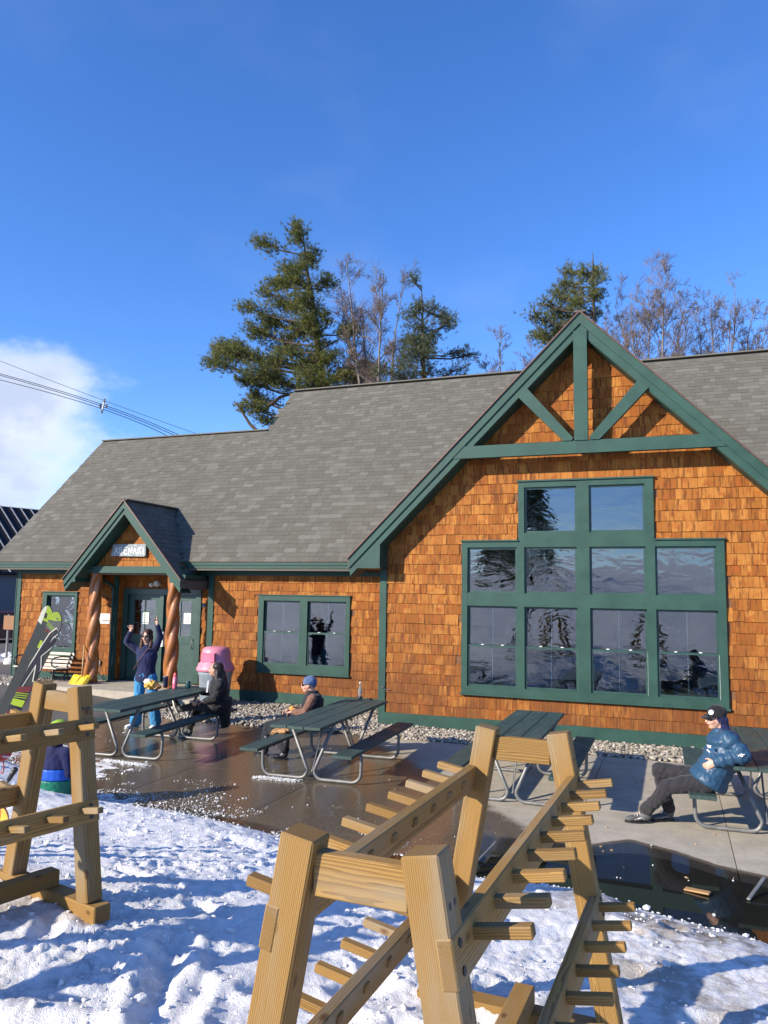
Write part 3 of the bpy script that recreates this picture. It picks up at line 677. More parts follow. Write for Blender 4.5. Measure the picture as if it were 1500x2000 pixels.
# ---- shingles: computed as wedges, the 300 that show largest become objects, the rest one joined part per surface
WEDGE_V = np.array([(-.5, 0, 0), (.5, 0, 0), (.5, 1, 0), (-.5, 1, 0), (-.5, 0, 1), (.5, 0, 1), (.5, 1, .12), (-.5, 1, .12)])
WEDGE_F = np.array([(0, 3, 2, 1), (4, 5, 6, 7), (0, 1, 5, 4), (1, 2, 6, 5), (2, 3, 7, 6), (3, 0, 4, 7)])
pools = {'wall': [], 'roof': []}
def lay(kind, parent, mat, O, U, S, N, u0, u1, s1, expo, wr, thick, inside, jit=0.0, gap=0.003, holes=()):
    """Courses of wedges on the plane (O,U,S); inside(u,s) says which stay."""
    O, U, S, N = (np.asarray(q, float) for q in (O, U, S, N)); k = 0; s = 0.0
    while s < s1:
        u = u0 - rng.uniform(0, wr[1]); dl = expo * 1.22
        while u < u1:
            w = rng.uniform(*wr) if rng.random() > 0.18 else wr[0] * 0.9
            a, b = max(u, u0), min(u + w, u1); lift = 0.0
            for h in holes:
                if h[0] < (a + b) / 2 < h[1] and s < h[3] < s + expo - .015: lift = h[3] - s + .012
            if b - a > 0.035 and inside((a + b) / 2, s + lift + 0.02) and inside((a + b) / 2, s + max(lift + .02, expo * 0.6)):
                th = thick * rng.uniform(0.75, 1.3); ds = rng.uniform(-jit, jit)
                M4 = np.eye(4); M4[:3, 0] = U * (b - a - gap); M4[:3, 1] = S * (dl - lift) + N * 0.001; M4[:3, 2] = N * th
                M4[:3, 3] = O + U * (a + b) / 2 + S * (s + ds + lift) + N * 0.002
                pools[kind].append((M4, parent, mat))
            u += w
        s += expo; k += 1
bump = lambda c: c
def in_main(u, s):
    z = 3.07 + s * 0.7071; y = 14.6 + s * 0.7071; x = u
    if z > ZR2 - 0.03 or (x < RXS and z > ZR1 - 0.03): return False
    if abs(x + 1.36) < 4.2 and gable_z(x) > z + 0.02: return False
    if abs(x + 11.46) < 1.6 and porch_z(x) > z + 0.02: return False
    return True
q = 0.70710678
lay('roof', roof, M['shingle'], (0, 14.56, 3.045), (1, 0, 0), (0, q, q), (0, -q, q), RX0, 4.6, 7.5, 0.143, (0.13, 0.33), 0.009, in_main, 0.001)
c1, s1 = 1 / math.hypot(1, 1.11), 1.11 / math.hypot(1, 1.11)
for sg in (1, -1):
    lay('roof', proof, M['shingle'], (-11.46 + sg * 1.63, 0, 4.40 - 1.11 * 1.63), (0, sg, 0), (-sg * c1, 0, s1), (sg * s1, 0, c1),
        min(sg * 14.0, sg * 16.2), max(sg * 14.0, sg * 16.2), 2.4, 0.143, (0.13, 0.33), 0.009,
        (lambda sg: lambda u, s: (4.40 - 1.11 * (1.63 - s * c1)) > main_z(abs(u)) - 0.03 and s * c1 < 1.62)(sg), 0.001)

def rect_holes(x, z, holes): return any(a - 0.01 < x < b + 0.01 and c - 0.03 < z < d for a, b, c, d in holes)
gwall, lwall, swall, dwall, pwall = MB(), MB(), MB(), MB(), MB()
def wallpoly(mb, poly, Y, th=0.12): mb.prism([(x, z) for x, z in poly], (0, Y, 0), (1, 0, 0), (0, 0, 1), -th)
GW0, GW1 = -5.06, 2.34
W0, W1, WU0, WU1 = -3.515, 0.82, -2.497, -0.24
ZB, ZM, ZT = 0.69, 3.355, 4.405
gz = lambda x: gable_z(x) - 0.12
wallpoly(gwall, [(GW0, 0), (W0, 0), (W0, gz(W0)), (GW0, gz(GW0))], GY); wallpoly(gwall, [(W1, 0), (GW1, 0), (GW1, gz(GW1)), (W1, gz(W1))], GY)
wallpoly(gwall, [(W0, 0), (W1, 0), (W1, ZB), (W0, ZB)], GY)
wallpoly(gwall, [(W0, ZM), (WU0, ZM), (WU0, gz(WU0)), (W0, gz(W0))], GY); wallpoly(gwall, [(WU1, ZM), (W1, ZM), (W1, gz(W1)), (WU1, gz(WU1))], GY)
wallpoly(gwall, [(WU0, ZT), (WU1, ZT), (WU1, gz(WU1)), (-1.36, gz(-1.36)), (WU0, gz(WU0))], GY)
gwall.prism([(0, 0), (1.5, 0), (1.5, 2.9), (0, 2.9)], (GW0, GY + .12, 0), (0, 1, 0), (0, 0, 1), 0.1)
gwall = gwall.build('gable_wall', M['sheath'], lodge)
LWIN = (-8.487, -6.314, 0.69, 2.325); SWIN = (-14.54, -13.48, 0.77, 2.31)
def wall_with_hole(mb, x0, x1, z1, Y, h):
    for a, b, c, d in ((x0, h[0], 0, z1), (h[1], x1, 0, z1), (h[0], h[1], 0, h[2]), (h[0], h[1], h[3], z1)): mb.box((a, Y, c), (b, Y + 0.12, d))
wall_with_hole(lwall, -9.79, -5.06, 2.98, LY, LWIN); lwall.box((-9.79, LY + .12, 0), (-9.67, LY + .3, 2.98)); lwall = lwall.build('front_wall', M['sheath'], lodge)
wall_with_hole(swall, -15.39, -12.30, 2.98, LY, SWIN); swall.prism([(0.12, 0), (7.0, 0), (7.0, 2.98), (3.4, 6.5), (0.12, 3.2)], (-15.39, LY, 0), (0, 1, 0), (0, 0, 1), 0.12); swall = swall.build('side_wing_wall', M['sheath'], lodge)
for a, b, c, d in ((-12.42, -12.30, 0, 2.95), (-10.11, -9.79, 0, 2.95), (-12.30, -10.11, 2.42, 2.95)): dwall.box((a, DY, c), (b, DY + .12, d))
dwall.box((-12.42, LY, 0), (-12.30, DY, 2.95)); dwall = dwall.build('entrance_wall', M['sheath'], lodge)
pwall.prism([(-1.33, 2.93), (1.33, 2.93), (0, 4.22)], (-11.46, PW, 0), (1, 0, 0), (0, 0, 1), -0.1); pwall = pwall.build('porch_gable_wall', M['sheath'], lodge)
back = MB()
back.box((-15.3, 21.9, 0), (RXS, 22.0, 3.0)); back.box((RXS, 24.8, 0), (8, 24.9, 3.0)); back.box((7.9, 15, 0), (8, 24.8, 3)); back.box((2.34, LY, 0), (7.9, LY + .12, 2.98)); back.box((2.24, GY + .12, 0), (2.34, LY, 2.9))
back.prism([(18.35, 6.6), (19.83, 8.1), (25.0, 3.0), (22.1, 3.0)], (RXS, 0, 0), (0, 1, 0), (0, 0, 1), 0.1)
back.build('rear_wall', M['sheath'], lodge)
inn = MB(); inn.box((-15.2, LY + .14, 0.05), (7.8, 21.8, 0.12)); inn.box((GW0 + .1, GY + .13, 0.05), (2.2, LY + .14, 0.12)); inn.build('interior_floor', M['floor_in'], lodge)
inn = MB(); inn.box((-12.6, 20.0, 0.12), (7.8, 20.1, 3.2)); inn.box((-5.6, LY + .5, 2.75), (-5.5, 20, 2.85)); inn.box((-9.9, LY + .2, .12), (-9.8, 20, 3)); inn.box((-5.3, 17.5, .12), (-5.2, 20, 3)); inn.build('interior_wall', M['interior'], lodge)

CW = (0.075, 0.25)
lay('wall', gwall, M['cedar'], (0, GY, 0.25), (1, 0, 0), (0, 0, 1), (0, -1, 0), GW0 + .1, 2.3, 7.0, 0.18, CW, 0.021,
    lambda u, s: not rect_holes(u, s + .25, [(W0, W1, ZB, ZM), (WU0, WU1, ZM, ZT)]) and s + .25 < gable_z(u) - 0.05, 0.005, holes=[(W0, W1, ZB - .25, ZM - .25), (WU0, WU1, ZM - .25, ZT - .25)])
lay('wall', lwall, M['cedar'], (0, LY, 0.26), (1, 0, 0), (0, 0, 1), (0, -1, 0), -9.66, -5.07, 2.62, 0.18, CW, 0.021, lambda u, s: not rect_holes(u, s + .26, [LWIN]), 0.005, holes=[(LWIN[0], LWIN[1], .4, LWIN[3] - .26)])
lay('wall', swall, M['cedar'], (0, LY, 0.39), (1, 0, 0), (0, 0, 1), (0, -1, 0), -15.28, -12.37, 2.55, 0.18, CW, 0.021, lambda u, s: not rect_holes(u, s + .39, [SWIN]), 0.005, holes=[(SWIN[0], SWIN[1], .4, SWIN[3] - .39)])
lay('wall', dwall, M['cedar'], (0, DY, 0.30), (1, 0, 0), (0, 0, 1), (0, -1, 0), -12.29, -9.8, 2.6, 0.18, CW, 0.021, lambda u, s: u > -10.11 or s + .3 > 2.40, 0.005)
lay('wall', dwall, M['cedar'], (-12.30, 0, 0.30), (0, 1, 0), (0, 0, 1), (1, 0, 0), LY, DY, 2.6, 0.18, CW, 0.021, lambda u, s: True, 0.005)
lay('wall', pwall, M['cedar'], (-11.46, PW, 2.90), (1, 0, 0), (0, 0, 1), (0, -1, 0), -1.4, 1.4, 1.45, 0.16, (0.10, 0.22), 0.014, lambda u, s: abs(u) < (1.33 - s) * .98 / 1.0, 0.004)

wedge_me = {}
for kind, nm in (('wall', 'cedar_shingle'), ('roof', 'roof_shingle')):
    P = pools[kind]; Ms = np.array([p[0] for p in P])
    V = np.einsum('nij,vj->nvi', Ms[:, :3, :3], WEDGE_V) + Ms[:, None, :3, 3]
    px, z = project(V[:, 4:8].reshape(-1, 3)); px = px.reshape(-1, 4, 2)
    A = 0.5 * np.abs((px[:, 2, 0] - px[:, 0, 0]) * (px[:, 3, 1] - px[:, 1, 1]) - (px[:, 3, 0] - px[:, 1, 0]) * (px[:, 2, 1] - px[:, 0, 1]))
    cx, cy = px[..., 0].mean(1), px[..., 1].mean(1)
    vis = (cx > 5) & (cx < 1495) & (cy > 0)
    for (xa, xb, ya, yb) in ((930, 1110, 1380, 1480), (1360, 1460, 1370, 1480)): vis &= ~((cx > xa) & (cx < xb) & (cy > ya) & (cy < yb))
    order = np.argsort(-(A * vis)); top = set(order[:298].tolist())
    if nm not in wedge_me: wedge_me[nm] = np_mesh(nm, WEDGE_V, WEDGE_F, P[0][2])
    for i in sorted(top): link(nm, wedge_me[nm], None, P[i][1], Matrix(P[i][0].tolist()))
    for par in {id(p[1]): p[1] for p in P}.values():
        ids = [i for i in range(len(P)) if P[i][1] is par and i not in top]
        if not ids: continue
        W_ = V[ids]; n = len(ids)
        F = (WEDGE_F[None] + (np.arange(n) * 8)[:, None, None]).reshape(-1, 4)
        o = link(nm + 's', np_mesh(nm + 's', W_.reshape(-1, 3), F, P[0][2], rnd=np.repeat(rng.random(n), 6)), None, par); o['kind'] = 'stuff'

# ---- trim
def trim(name, mb, mat='trim', parent=None): return mb.build(name, M[mat], parent or lodge)
t = MB(); t.box((GW0 - .012, GY - 0.035, 0.045), (GW1, GY - 0.002, 0.25)); trim('base_board', t)
t = MB(); t.box((-9.64, LY - 0.035, 0.04), (-5.06, LY - 0.002, 0.26)); trim('base_board', t)
t = MB(); t.box((-15.26, LY - 0.035, 0.17), (-12.42, LY - 0.002, 0.39)); trim('base_board', t)
t = MB(); t.box((GW0 - .015, GY - 0.04, 0.25), (GW0 + .105, GY + .0, 2.85)); t.box((GW0 - .03, GY - 0.038, 0.045), (GW0 - .0, GY + .11, 2.85)); trim('corner_board', t)
t = MB(); t.box((-9.79, LY - 0.04, 0.04), (-9.65, LY, 2.86)); trim('corner_board', t)
t = MB(); t.box((-15.41, LY - 0.04, 0.17), (-15.27, LY, 2.86)); t.box((-15.43, LY - .04, .17), (-15.39, LY + .1, 2.86)); trim('corner_board', t)
t = MB(); t.box((-12.41, LY - 0.04, 0.17), (-12.29, LY, 2.86)); trim('corner_board', t)
for xa, xb in ((-15.85, -12.62), (-10.29, -5.0)):
    t = MB(); t.box((xa, 14.575, 2.985), (xb, 14.60, 3.045)); t.box((xa, 14.585, 2.90), (xb, 14.60, 2.985)); t.box((xa, 14.567, 2.968), (xb, 14.585, 2.985)); trim('fascia', t)
    t = MB(); t.box((xa, 14.60, 2.90), (xb, LY, 2.925)); trim('soffit', t)
    t = MB(); t.box((max(xa, -15.4), LY - 0.03, 2.75), (xb - .05, LY, 2.90)); trim('frieze_board', t)
    t = MB(); t.box((xa - .01, 14.555, 3.04), (xb, 14.60, 3.052)); trim('drip_edge', t, 'drip')
t = MB(); t.prism([(14.6, 3.05), (18.35, 6.80), (18.35, 6.58), (14.6, 2.85)], (RX0 - .03, 0, 0), (0, 1, 0), (0, 0, 1), 0.03); trim('rake_board', t)
t = MB(); t.prism([(18.3, 6.78), (19.83, 8.28), (19.83, 8.06), (18.3, 6.56)], (RXS - .03, 0, 0), (0, 1, 0), (0, 0, 1), 0.03); trim('rake_board', t)

def rake(name, cx, top, half, slope, Y0, w1, w2, dpt, s, over):
    """Two-step barge board on one side of a gable; w1 and w2 are straight-down widths."""
    z = lambda u: top - slope * u
    t = MB()
    t.prism([(0, z(0)), (s * half, z(half)), (s * half, z(half) - w1), (0, z(0) - w1)], (cx, Y0, 0), (1, 0, 0), (0, 0, 1), -dpt)
    t.prism([(0, z(0) - w1), (s * half, z(half) - w1), (s * (half - 0.02), z(half) - w1 - w2 + 0.02), (0, z(0) - w1 - w2)], (cx, Y0 + 0.028, 0), (1, 0, 0), (0, 0, 1), -dpt)
    trim('barge_board', t)
    d = MB(); d.prism([(0, z(0) + .034), (s * (half + .03), z(half + .03) + .034), (s * (half + .03), z(half + .03)), (0, z(0))], (cx, Y0 - 0.03, 0), (1, 0, 0), (0, 0, 1), -0.08); trim('drip_edge', d, 'drip')
for s in (-1, 1): rake('gable', -1.36, 7.24, 4.19, 1.0, GF, 0.19, 0.16, 0.05, s, 0.45)
for s in (-1, 1): rake('porch', -11.46, 4.385, 1.58, 1.11, PF, 0.17, 0.13, 0.05, s, 0.45)
for s in (-1, 1):
    t = MB(); t.prism([(0, 6.90), (s * 4.17, 2.73), (s * 4.17, 2.705), (0, 6.875)], (-1.36, GY, 0), (1, 0, 0), (0, 0, 1), 0.40); trim('soffit', t)
    t = MB(); t.prism([(0, 4.10), (s * 1.56, 4.10 - 1.7316), (s * 1.56, 4.075 - 1.7316), (0, 4.075)], (-11.46, PW, 0), (1, 0, 0), (0, 0, 1), 0.40); trim('soffit', t)
t = MB(); t.prism([(-5.52, 3.02), (-4.955, 3.30), (-4.955, 2.885), (-5.42, 2.885)], (0, GF + 0.03, 0), (1, 0, 0), (0, 0, 1), -0.75); t.box((-5.44, GF + .03, 2.86), (-4.945, 14.6, 2.885)); trim('eave_return', t)
t = MB(); t.prism([(2.8, 3.02), (2.235, 3.30), (2.235, 2.885), (2.7, 2.885)], (0, GF + 0.03, 0), (1, 0, 0), (0, 0, 1), -0.75); trim('eave_return', t)
t = MB(); t.prism([(-13.02, 2.68), (-12.74, 2.92), (-12.74, 2.56), (-12.98, 2.56)], (0, PF + 0.03, 0), (1, 0, 0), (0, 0, 1), -0.95); trim('eave_return', t)
t = MB(); t.prism([(-9.90, 2.68), (-10.18, 2.92), (-10.18, 2.56), (-9.94, 2.56)], (0, PF + 0.03, 0), (1, 0, 0), (0, 0, 1), -0.95); t.box((-9.93, PF + .1, 2.66), (-9.82, 14.9, 2.74)); trim('eave_return', t)
# open truss in the big gable
ty0, ty1 = 13.03, 13.17
t = MB(); t.box((-3.58, ty0 + .034, 4.805), (0.86, ty1, 5.02)); trim('truss_chord', t)
t = MB(); t.box((-1.472, ty0 + .012, 5.02), (-1.248, ty1, 6.92)); trim('truss_post', t)
t = MB(); t.prism([(-1.233, 5.06), (-1.20, 5.022), (-1.06, 5.022), (-0.272, 5.836), (-0.434, 5.978)], (0, ty1 - .006, 0), (1, 0, 0), (0, 0, 1), 0.12); trim('truss_brace', t)
t = MB(); t.prism([(-1.487, 5.06), (-1.52, 5.022), (-1.65, 5.022), (-2.43, 5.85), (-2.27, 5.99)], (0, ty1 - .006, 0), (1, 0, 0), (0, 0, 1), 0.12); trim('truss_brace', t)
t = MB(); t.box((-12.85, 14.28, 2.775), (-10.07, 14.43, 2.925)); trim('porch_beam', t)
t = MB(); t.box((-12.85, 14.45, 2.74), (-10.07, DY, 2.775)); trim('porch_ceiling', t, 'interior')

# ---- windows
def sash_window(Y, x0, x1, z0, z1, par, double, muntin=True, liner=True):
    """Glass and sashes in one opening; children of the window."""
    def sash(a, b, c, d, y, w=0.035):
        m = MB()
        m.box((a, y, c), (a + w, y + .03, d)); m.box((b - w, y, c), (b, y + .03, d)); m.box((a + w, y, c), (b - w, y + .03, c + w)); m.box((a + w, y, d - w), (b - w, y + .03, d))
        m.build('sash', M['trim_dark'], par)
        g = MB(); g.box((a + w, y + .014, c + w), (b - w, y + .018, d - w)); g.build('pane', M['glass'], par)
        if muntin:
            xm = (a + b) / 2; k = MB(); k.box((xm - .006, y + .020, c + w), (xm + .006, y + .028, d - w)); k.build('muntin', M['white'], par)
    if double:
        zm = (z0 + z1) / 2
        sash(x0, x1, zm - .02, z1, Y + .025); sash(x0, x1, z0, zm + .02, Y - .012)
        if liner:
            l = MB(); l.box((x1 - .002, Y - .03, z0), (x1 + .016, Y + .0, zm)); l.build('jamb_liner', M['white'], par)
        k = MB(); w = x1 - x0
        for f in (0.28, 0.68): k.box((x0 + w * f, Y - .02, zm + .02), (x0 + w * f + .045, Y + .02, zm + .032))
        k.build('sash_lock', M['white'], par)
    else: sash(x0, x1, z0, z1, Y + .0)
cols = [(-3.41, -2.52), (-2.392, -1.492), (-1.285, -0.378), (-0.234, 0.700)]
w = MB(); y0, y1 = GY - .055, GY + .03
w.box((W0, y0, ZB), (cols[0][0], y1, ZM)); w.box((cols[3][1], y0, ZB), (W1, y1, ZM))
for a, b in ((cols[0][1], cols[1][0]), (cols[1][1], cols[2][0]), (cols[2][1], cols[3][0])):
    w.box((a, y0, 0.81), (b, y1, 2.215)); w.box((a, y0, 2.445), (b, y1, 3.25))
w.box((cols[1][1], y0, 3.50), (cols[2][0], y1, 4.305))
w.box((cols[0][0], y0, ZB), (cols[3][1], y1, 0.81)); w.box((cols[0][0], y0 + .004, 2.215), (cols[3][1], y1, 2.445))
w.box((cols[0][0], y0, 3.25), (WU0, y1, ZM)); w.box((WU1, y0, 3.25), (cols[3][1], y1, ZM)); w.box((WU0, y0 + .002, 3.25), (WU1, y1, 3.50))
w.box((WU0, y0, 3.50), (cols[1][0], y1, ZT)); w.box((cols[2][1], y0, 3.50), (WU1, y1, ZT)); w.box((cols[1][0], y0, 4.305), (cols[2][1], y1, ZT))
w.box((W0 - .02, y0 - .03, ZB - .035), (W1 + .02, y0 + .03, ZB)); w.box((WU0 - .02, y0 - .03, ZT), (WU1 + .02, GY, ZT + .025))
w.box((W0 - .02, y0 - .03, ZM), (WU0, GY, ZM + .025)); w.box((WU1, y0 - .03, ZM), (W1 + .02, GY, ZM + .025))
gw = w.build('stepped_window', M['trim'], lodge)
for k, (a, b) in enumerate(cols):
    sash_window(GY - .01, a, b, 0.81, 2.215, gw, True)
    sash_window(GY - .01, a, b, 2.445, 3.25, gw, False, False)
    if k in (1, 2): sash_window(GY - .01, a, b, 3.50, 4.305, gw, False, False)
def cased(Y, h, ops, zz, name, parent=None):
    w = MB(); y0, y1 = Y - .05, Y + .03; x0, x1, z0, z1 = h
    w.box((x0, y0, z0), (ops[0][0], y1, z1)); w.box((ops[-1][1], y0, z0), (x1, y1, z1))
    for a, b in zip(ops[:-1], ops[1:]): w.box((a[1], y0, zz[0]), (b[0], y1, zz[1]))
    w.box((ops[0][0], y0, z0), (ops[-1][1], y1, zz[0])); w.box((ops[0][0], y0, zz[1]), (ops[-1][1], y1, z1)); w.box((x0 - .02, y0 - .03, z0 - .03), (x1 + .02, y0 + .03, z0)); w.box((x0 - .015, y0 - .02, z1), (x1 + .015, Y, z1 + .02))
    o = w.build(name, M['trim'], lodge)
    for a, b in ops: sash_window(Y - .01, a, b, zz[0], zz[1], o, True)
cased(LY, LWIN, [(-8.36, -7.475), (-7.30, -6.40)], (0.85, 2.215), 'window')
cased(LY, SWIN, [(-14.415, -13.55)], (0.955, 2.235), 'window')

# ---- doors
w = MB(); y0 = DY - .04
w.box((-12.30, y0, 0.30), (-12.15, DY + .1, 2.42)); w.box((-10.25, y0, 0.30), (-10.11, DY + .1, 2.42)); w.box((-12.15, y0, 2.29), (-10.25, DY + .1, 2.42)); w.box((-11.235, y0, 0.30), (-11.13, DY + .1, 2.29)); w.box((-12.15, DY - .02, .285), (-10.25, DY + .12, .30))
frame = w.build('door_frame', M['trim_dark'], lodge)
for a, b in ((-12.145, -11.24), (-11.125, -10.255)):
    d = MB(); y = DY + .02; ga, gb, g0, g1 = a + .15, b - .15, 1.36, 2.16
    for bx in (((a, y, .305), (ga, y + .05, 2.285)), ((gb, y, .305), (b, y + .05, 2.285)), ((ga, y, g1), (gb, y + .05, 2.285)), ((ga, y, 1.18), (gb, y + .05, g0)), ((ga, y, .305), (gb, y + .05, .55)), ((ga, y + .018, .55), (gb, y + .045, 1.18))): d.box(*bx)
    door = d.build('door', M['trim_dark'], lodge)
    g = MB(); g.box((ga, y + .02, g0), (gb, y + .026, g1)); g.build('pane', M['glass'], door)
    k = MB(); xm = (ga + gb) / 2; k.box((xm - .008, y + .008, g0), (xm + .008, y + .018, g1))
    for f in (1 / 3, 2 / 3): k.box((ga, y + .006, g0 + (g1 - g0) * f - .008), (gb, y + .019, g0 + (g1 - g0) * f + .008))
    k.build('muntin', M['trim'], door)
    k = MB(); hx = b - .07; k.tube([(hx, y, 1.28), (hx, y - .05, 1.27), (hx, y - .05, 1.08), (hx, y, 1.07)], .011); k.build('handle', M['galv'], door, True)
paper = plain('paper', (0.72, 0.78, 0.70), 0.7, var=0.03); ink = plain('ink', (0.08, 0.08, 0.10), 0.8)
def notice(name, x0, x1, z0, z1, Y, label, lines, mat=None):
    o = thing(name, ((x0 + x1) / 2, Y, z0), label, 'notice')
    b = MB(); b.box((x0, Y - .006, z0), (x1, Y, z1)); b.build('sheet', mat or paper, o)
    k = MB(); r = random.Random(3); h = (z1 - z0) / (lines + 1.5)
    for i in range(lines):
        z = z1 - h * (i + 1.0); x = x0 + (x1 - x0) * .32
        while x < x1 - (x1 - x0) * .12:
            ww = r.uniform(.015, .045); k.box((x, Y - .0075, z - h * .28), (min(x + ww, x1 - .02), Y - .0055, z + h * .1)); x += ww + .014
    k.build('print', ink, o)
notice('wall_notice', -12.815, -12.50, 1.59, 1.825, LY - .02, 'white notice with dark print on the shingles left of the doors', 3, M['white'])
notice('door_notice', -11.79, -11.575, 1.60, 1.87, DY + .035, 'pale sheet of paper taped inside the left door glass', 6)
notice('door_notice', -10.60, -10.40, 1.62, 1.885, DY + .035, 'white sheet of paper taped inside the right door glass', 4, M['white'])
# ---- carved porch posts
def carved_post(x, top, ph, label):
    n, k = 30, 150; zb = .27; V = []
    for i in range(k):
        f = i / (k - 1); z = zb + (top - zb) * f
        env = 0.155 - 0.02 * f
        tw = ph + (z - zb) * 5.2 * (1 if x < -11 else 1)
        amt = 0.34 * sstep(0, .05, f) * sstep(1, .95, f)
        for j in range(n):
            a = 2 * math.pi * j / n; l = 3
            s = abs(math.sin((a * l - tw * l * 0.62) / 2)) ** 0.7
            r = env * (1 - amt + amt * 1.25 * s) * (1 + 0.02 * math.sin(5 * z + x))
            V.append((x + r * math.cos(a), 14.5 + r * math.sin(a), z))
    F = [(i * n + j, i * n + (j + 1) % n, (i + 1) * n + (j + 1) % n, (i + 1) * n + j) for i in range(k - 1) for j in range(n)]
    F += [tuple(range(n - 1, -1, -1)), tuple((k - 1) * n + j for j in range(n))]
    o = link('carved_post', np_mesh('carved_post', np.array(V), F, M['carved'], smooth=True), None, lodge); o['label'] = label
carved_post(-12.55, 2.775, 0.4, 'rope-twist carved log post on the left of the porch'); carved_post(-10.38, 2.775, 1.9, 'lighter rope-twist carved log post on the right of the porch')
# ---- entrance slab, downspout, lamps
s = MB(); s.box((-13.25, 13.55, .02), (-9.85, DY, .27)); s.box((-9.8, 13.9, .02), (-9.45, 14.9, .12))
o = s.build('entrance_step', M['concrete']); o['kind'] = 'structure'
t = MB(); t.tube([(-12.86, 14.62, 2.74), (-12.70, 14.64, 2.72), (-12.42, 14.88, 2.50), (-12.36, 14.90, 2.42), (-12.355, 14.90, 0.30), (-12.33, 14.72, .22)], .038, 8); t.build('downspout', M['trim'], lodge, True)
def gooseneck(p, sx, label):
    l = MB(); x, y, z = p
    l.tube([(x, y + .1, z - .02), (x, y - .02, z + .02), (x + sx * .06, y - .1, z + .04), (x + sx * .13, y - .12, z - .02)], .012, 6); l.lathe([(.012, .06), (.03, .05), (.055, 0), (.05, -.03)], (x + sx * .13, y - .12, z - .03), 12)
    o = l.build('wall_lamp', M['galv'], lodge, True); o['label'] = label
gooseneck((-12.60, 14.88, 2.19), -1, 'small dark lamp arm on the wall left of the doors'); gooseneck((-10.02, 15.08, 2.09), 1, 'dark lamp arm on the wall right of the doors')
l = MB(); l.ball((-11.27, 15.06, 2.55), (.075, .075, .075), 12); l.ball((-11.42, 15.06, 2.52), (.05, .07, .05), 10); l.box((-11.40, 15.10, 2.50), (-11.22, 15.18, 2.60)); l.build('flood_lamp', M['cream'], lodge, True)
l = MB(); l.box((-11.17, 15.08, 1.10), (-11.05, 15.16, 1.30)); l.tube([(-11.15, 15.05, 1.34), (-11.13, 15.02, 1.40), (-11.07, 15.02, 1.40), (-11.05, 15.05, 1.30)], .022, 8); l.box((-11.16, 15.1, 1.30), (-11.06, 15.16, 1.44)); l.build('call_box', M['white'], lodge)
l = MB(); l.box((-12.74, 14.94, .62), (-12.68, 14.98, .72)); l.tube([(-12.70, 14.95, .62), (-12.66, 14.92, .45), (-12.55, 14.90, .28), (-12.50, 14.88, .2)], .008, 6); l.build('outlet', M['galv'], lodge)
l = MB(); l.tube([(-5.0, 13.45, .70), (-4.98, 13.42, .70)], .02, 8); l.tube([(-4.98, 13.44, .70), (-4.93, 13.44, .66), (-4.85, 13.45, .66)], .006, 5); l.build('hose_bib', M['galv'], lodge)

# ---- the sign
sg = thing('sign', (-11.58, 14.42, 3.16), 'weathered grey board sign reading ABENAKI in the porch gable', 'sign')
b = MB(); b.prism([(-12.06, 3.165), (-11.13, 3.15), (-11.10, 3.185), (-11.10, 3.43), (-12.0, 3.435), (-12.03, 3.27)], (0, 14.43, 0), (1, 0, 0), (0, 0, 1), 0.06)
b.build('board', plain('sign_board', (0.25, 0.29, 0.29), 0.7, var=.3, scale=9), sg)
GLYPH = {'A': [((0, 0), (.5, 1)), ((.5, 1), (1, 0)), ((.2, .38), (.8, .38))], 'B': [((.05, 0), (.05, 1)), ((.05, 1), (.75, .9)), ((.75, .9), (.75, .6)), ((.75, .6), (.05, .52)), ((.75, .5), (.9, .3)), ((.9, .3), (.8, .04)), ((.8, .04), (.05, 0))],
         'E': [((.1, 0), (.1, 1)), ((.1, 1), (.9, 1)), ((.1, .52), (.75, .52)), ((.1, 0), (.9, 0))], 'N': [((.05, 0), (.05, 1)), ((.05, 1), (.95, 0)), ((.95, 0), (.95, 1))],
         'K': [((.1, 0), (.1, 1)), ((.9, 1), (.1, .45)), ((.35, .6), (.95, 0))], 'I': [((.5, 0), (.5, 1))],
         '1': [((.5, 0), (.5, 1)), ((.5, 1), (.25, .8))], '8': [((.1, 0), (.9, 0)), ((.9, 0), (.9, 1)), ((.9, 1), (.1, 1)), ((.1, 1), (.1, 0)), ((.1, .5), (.9, .5))], '0': [((.1, 0), (.9, 0)), ((.9, 0), (.9, 1)), ((.9, 1), (.1, 1)), ((.1, 1), (.1, 0))]}
def letters(text, O, U, Vv, N, w, h, gap, t, d):
    """Stroke lettering as raised bars on the plane (O,U,V)."""
    m = MB(); O, U, Vv, N = (np.asarray(q, float) for q in (O, U, Vv, N)); x = 0
    for k, ch in enumerate(text):
        wd = w * (.35 if ch == 'I' else 1)
        for a, b in GLYPH[ch]:
            p = O + U * (x + a[0] * wd) + Vv * a[1] * h + N * (d + .0003 * k); q_ = O + U * (x + b[0] * wd) + Vv * b[1] * h + N * (d + .0003 * k)
            e = (q_ - p) / np.linalg.norm(q_ - p) * t * .4; m.bar(p - e, q_ + e, t, .006, up=N)
        x += wd + gap
    return m
letters('ABENAKI', (-11.955, 14.37, 3.215), (1, 0, -.012), (0, 0, 1), (0, -1, 0), .098, .150, .032, .019, .001).build('lettering', M['white'], sg)
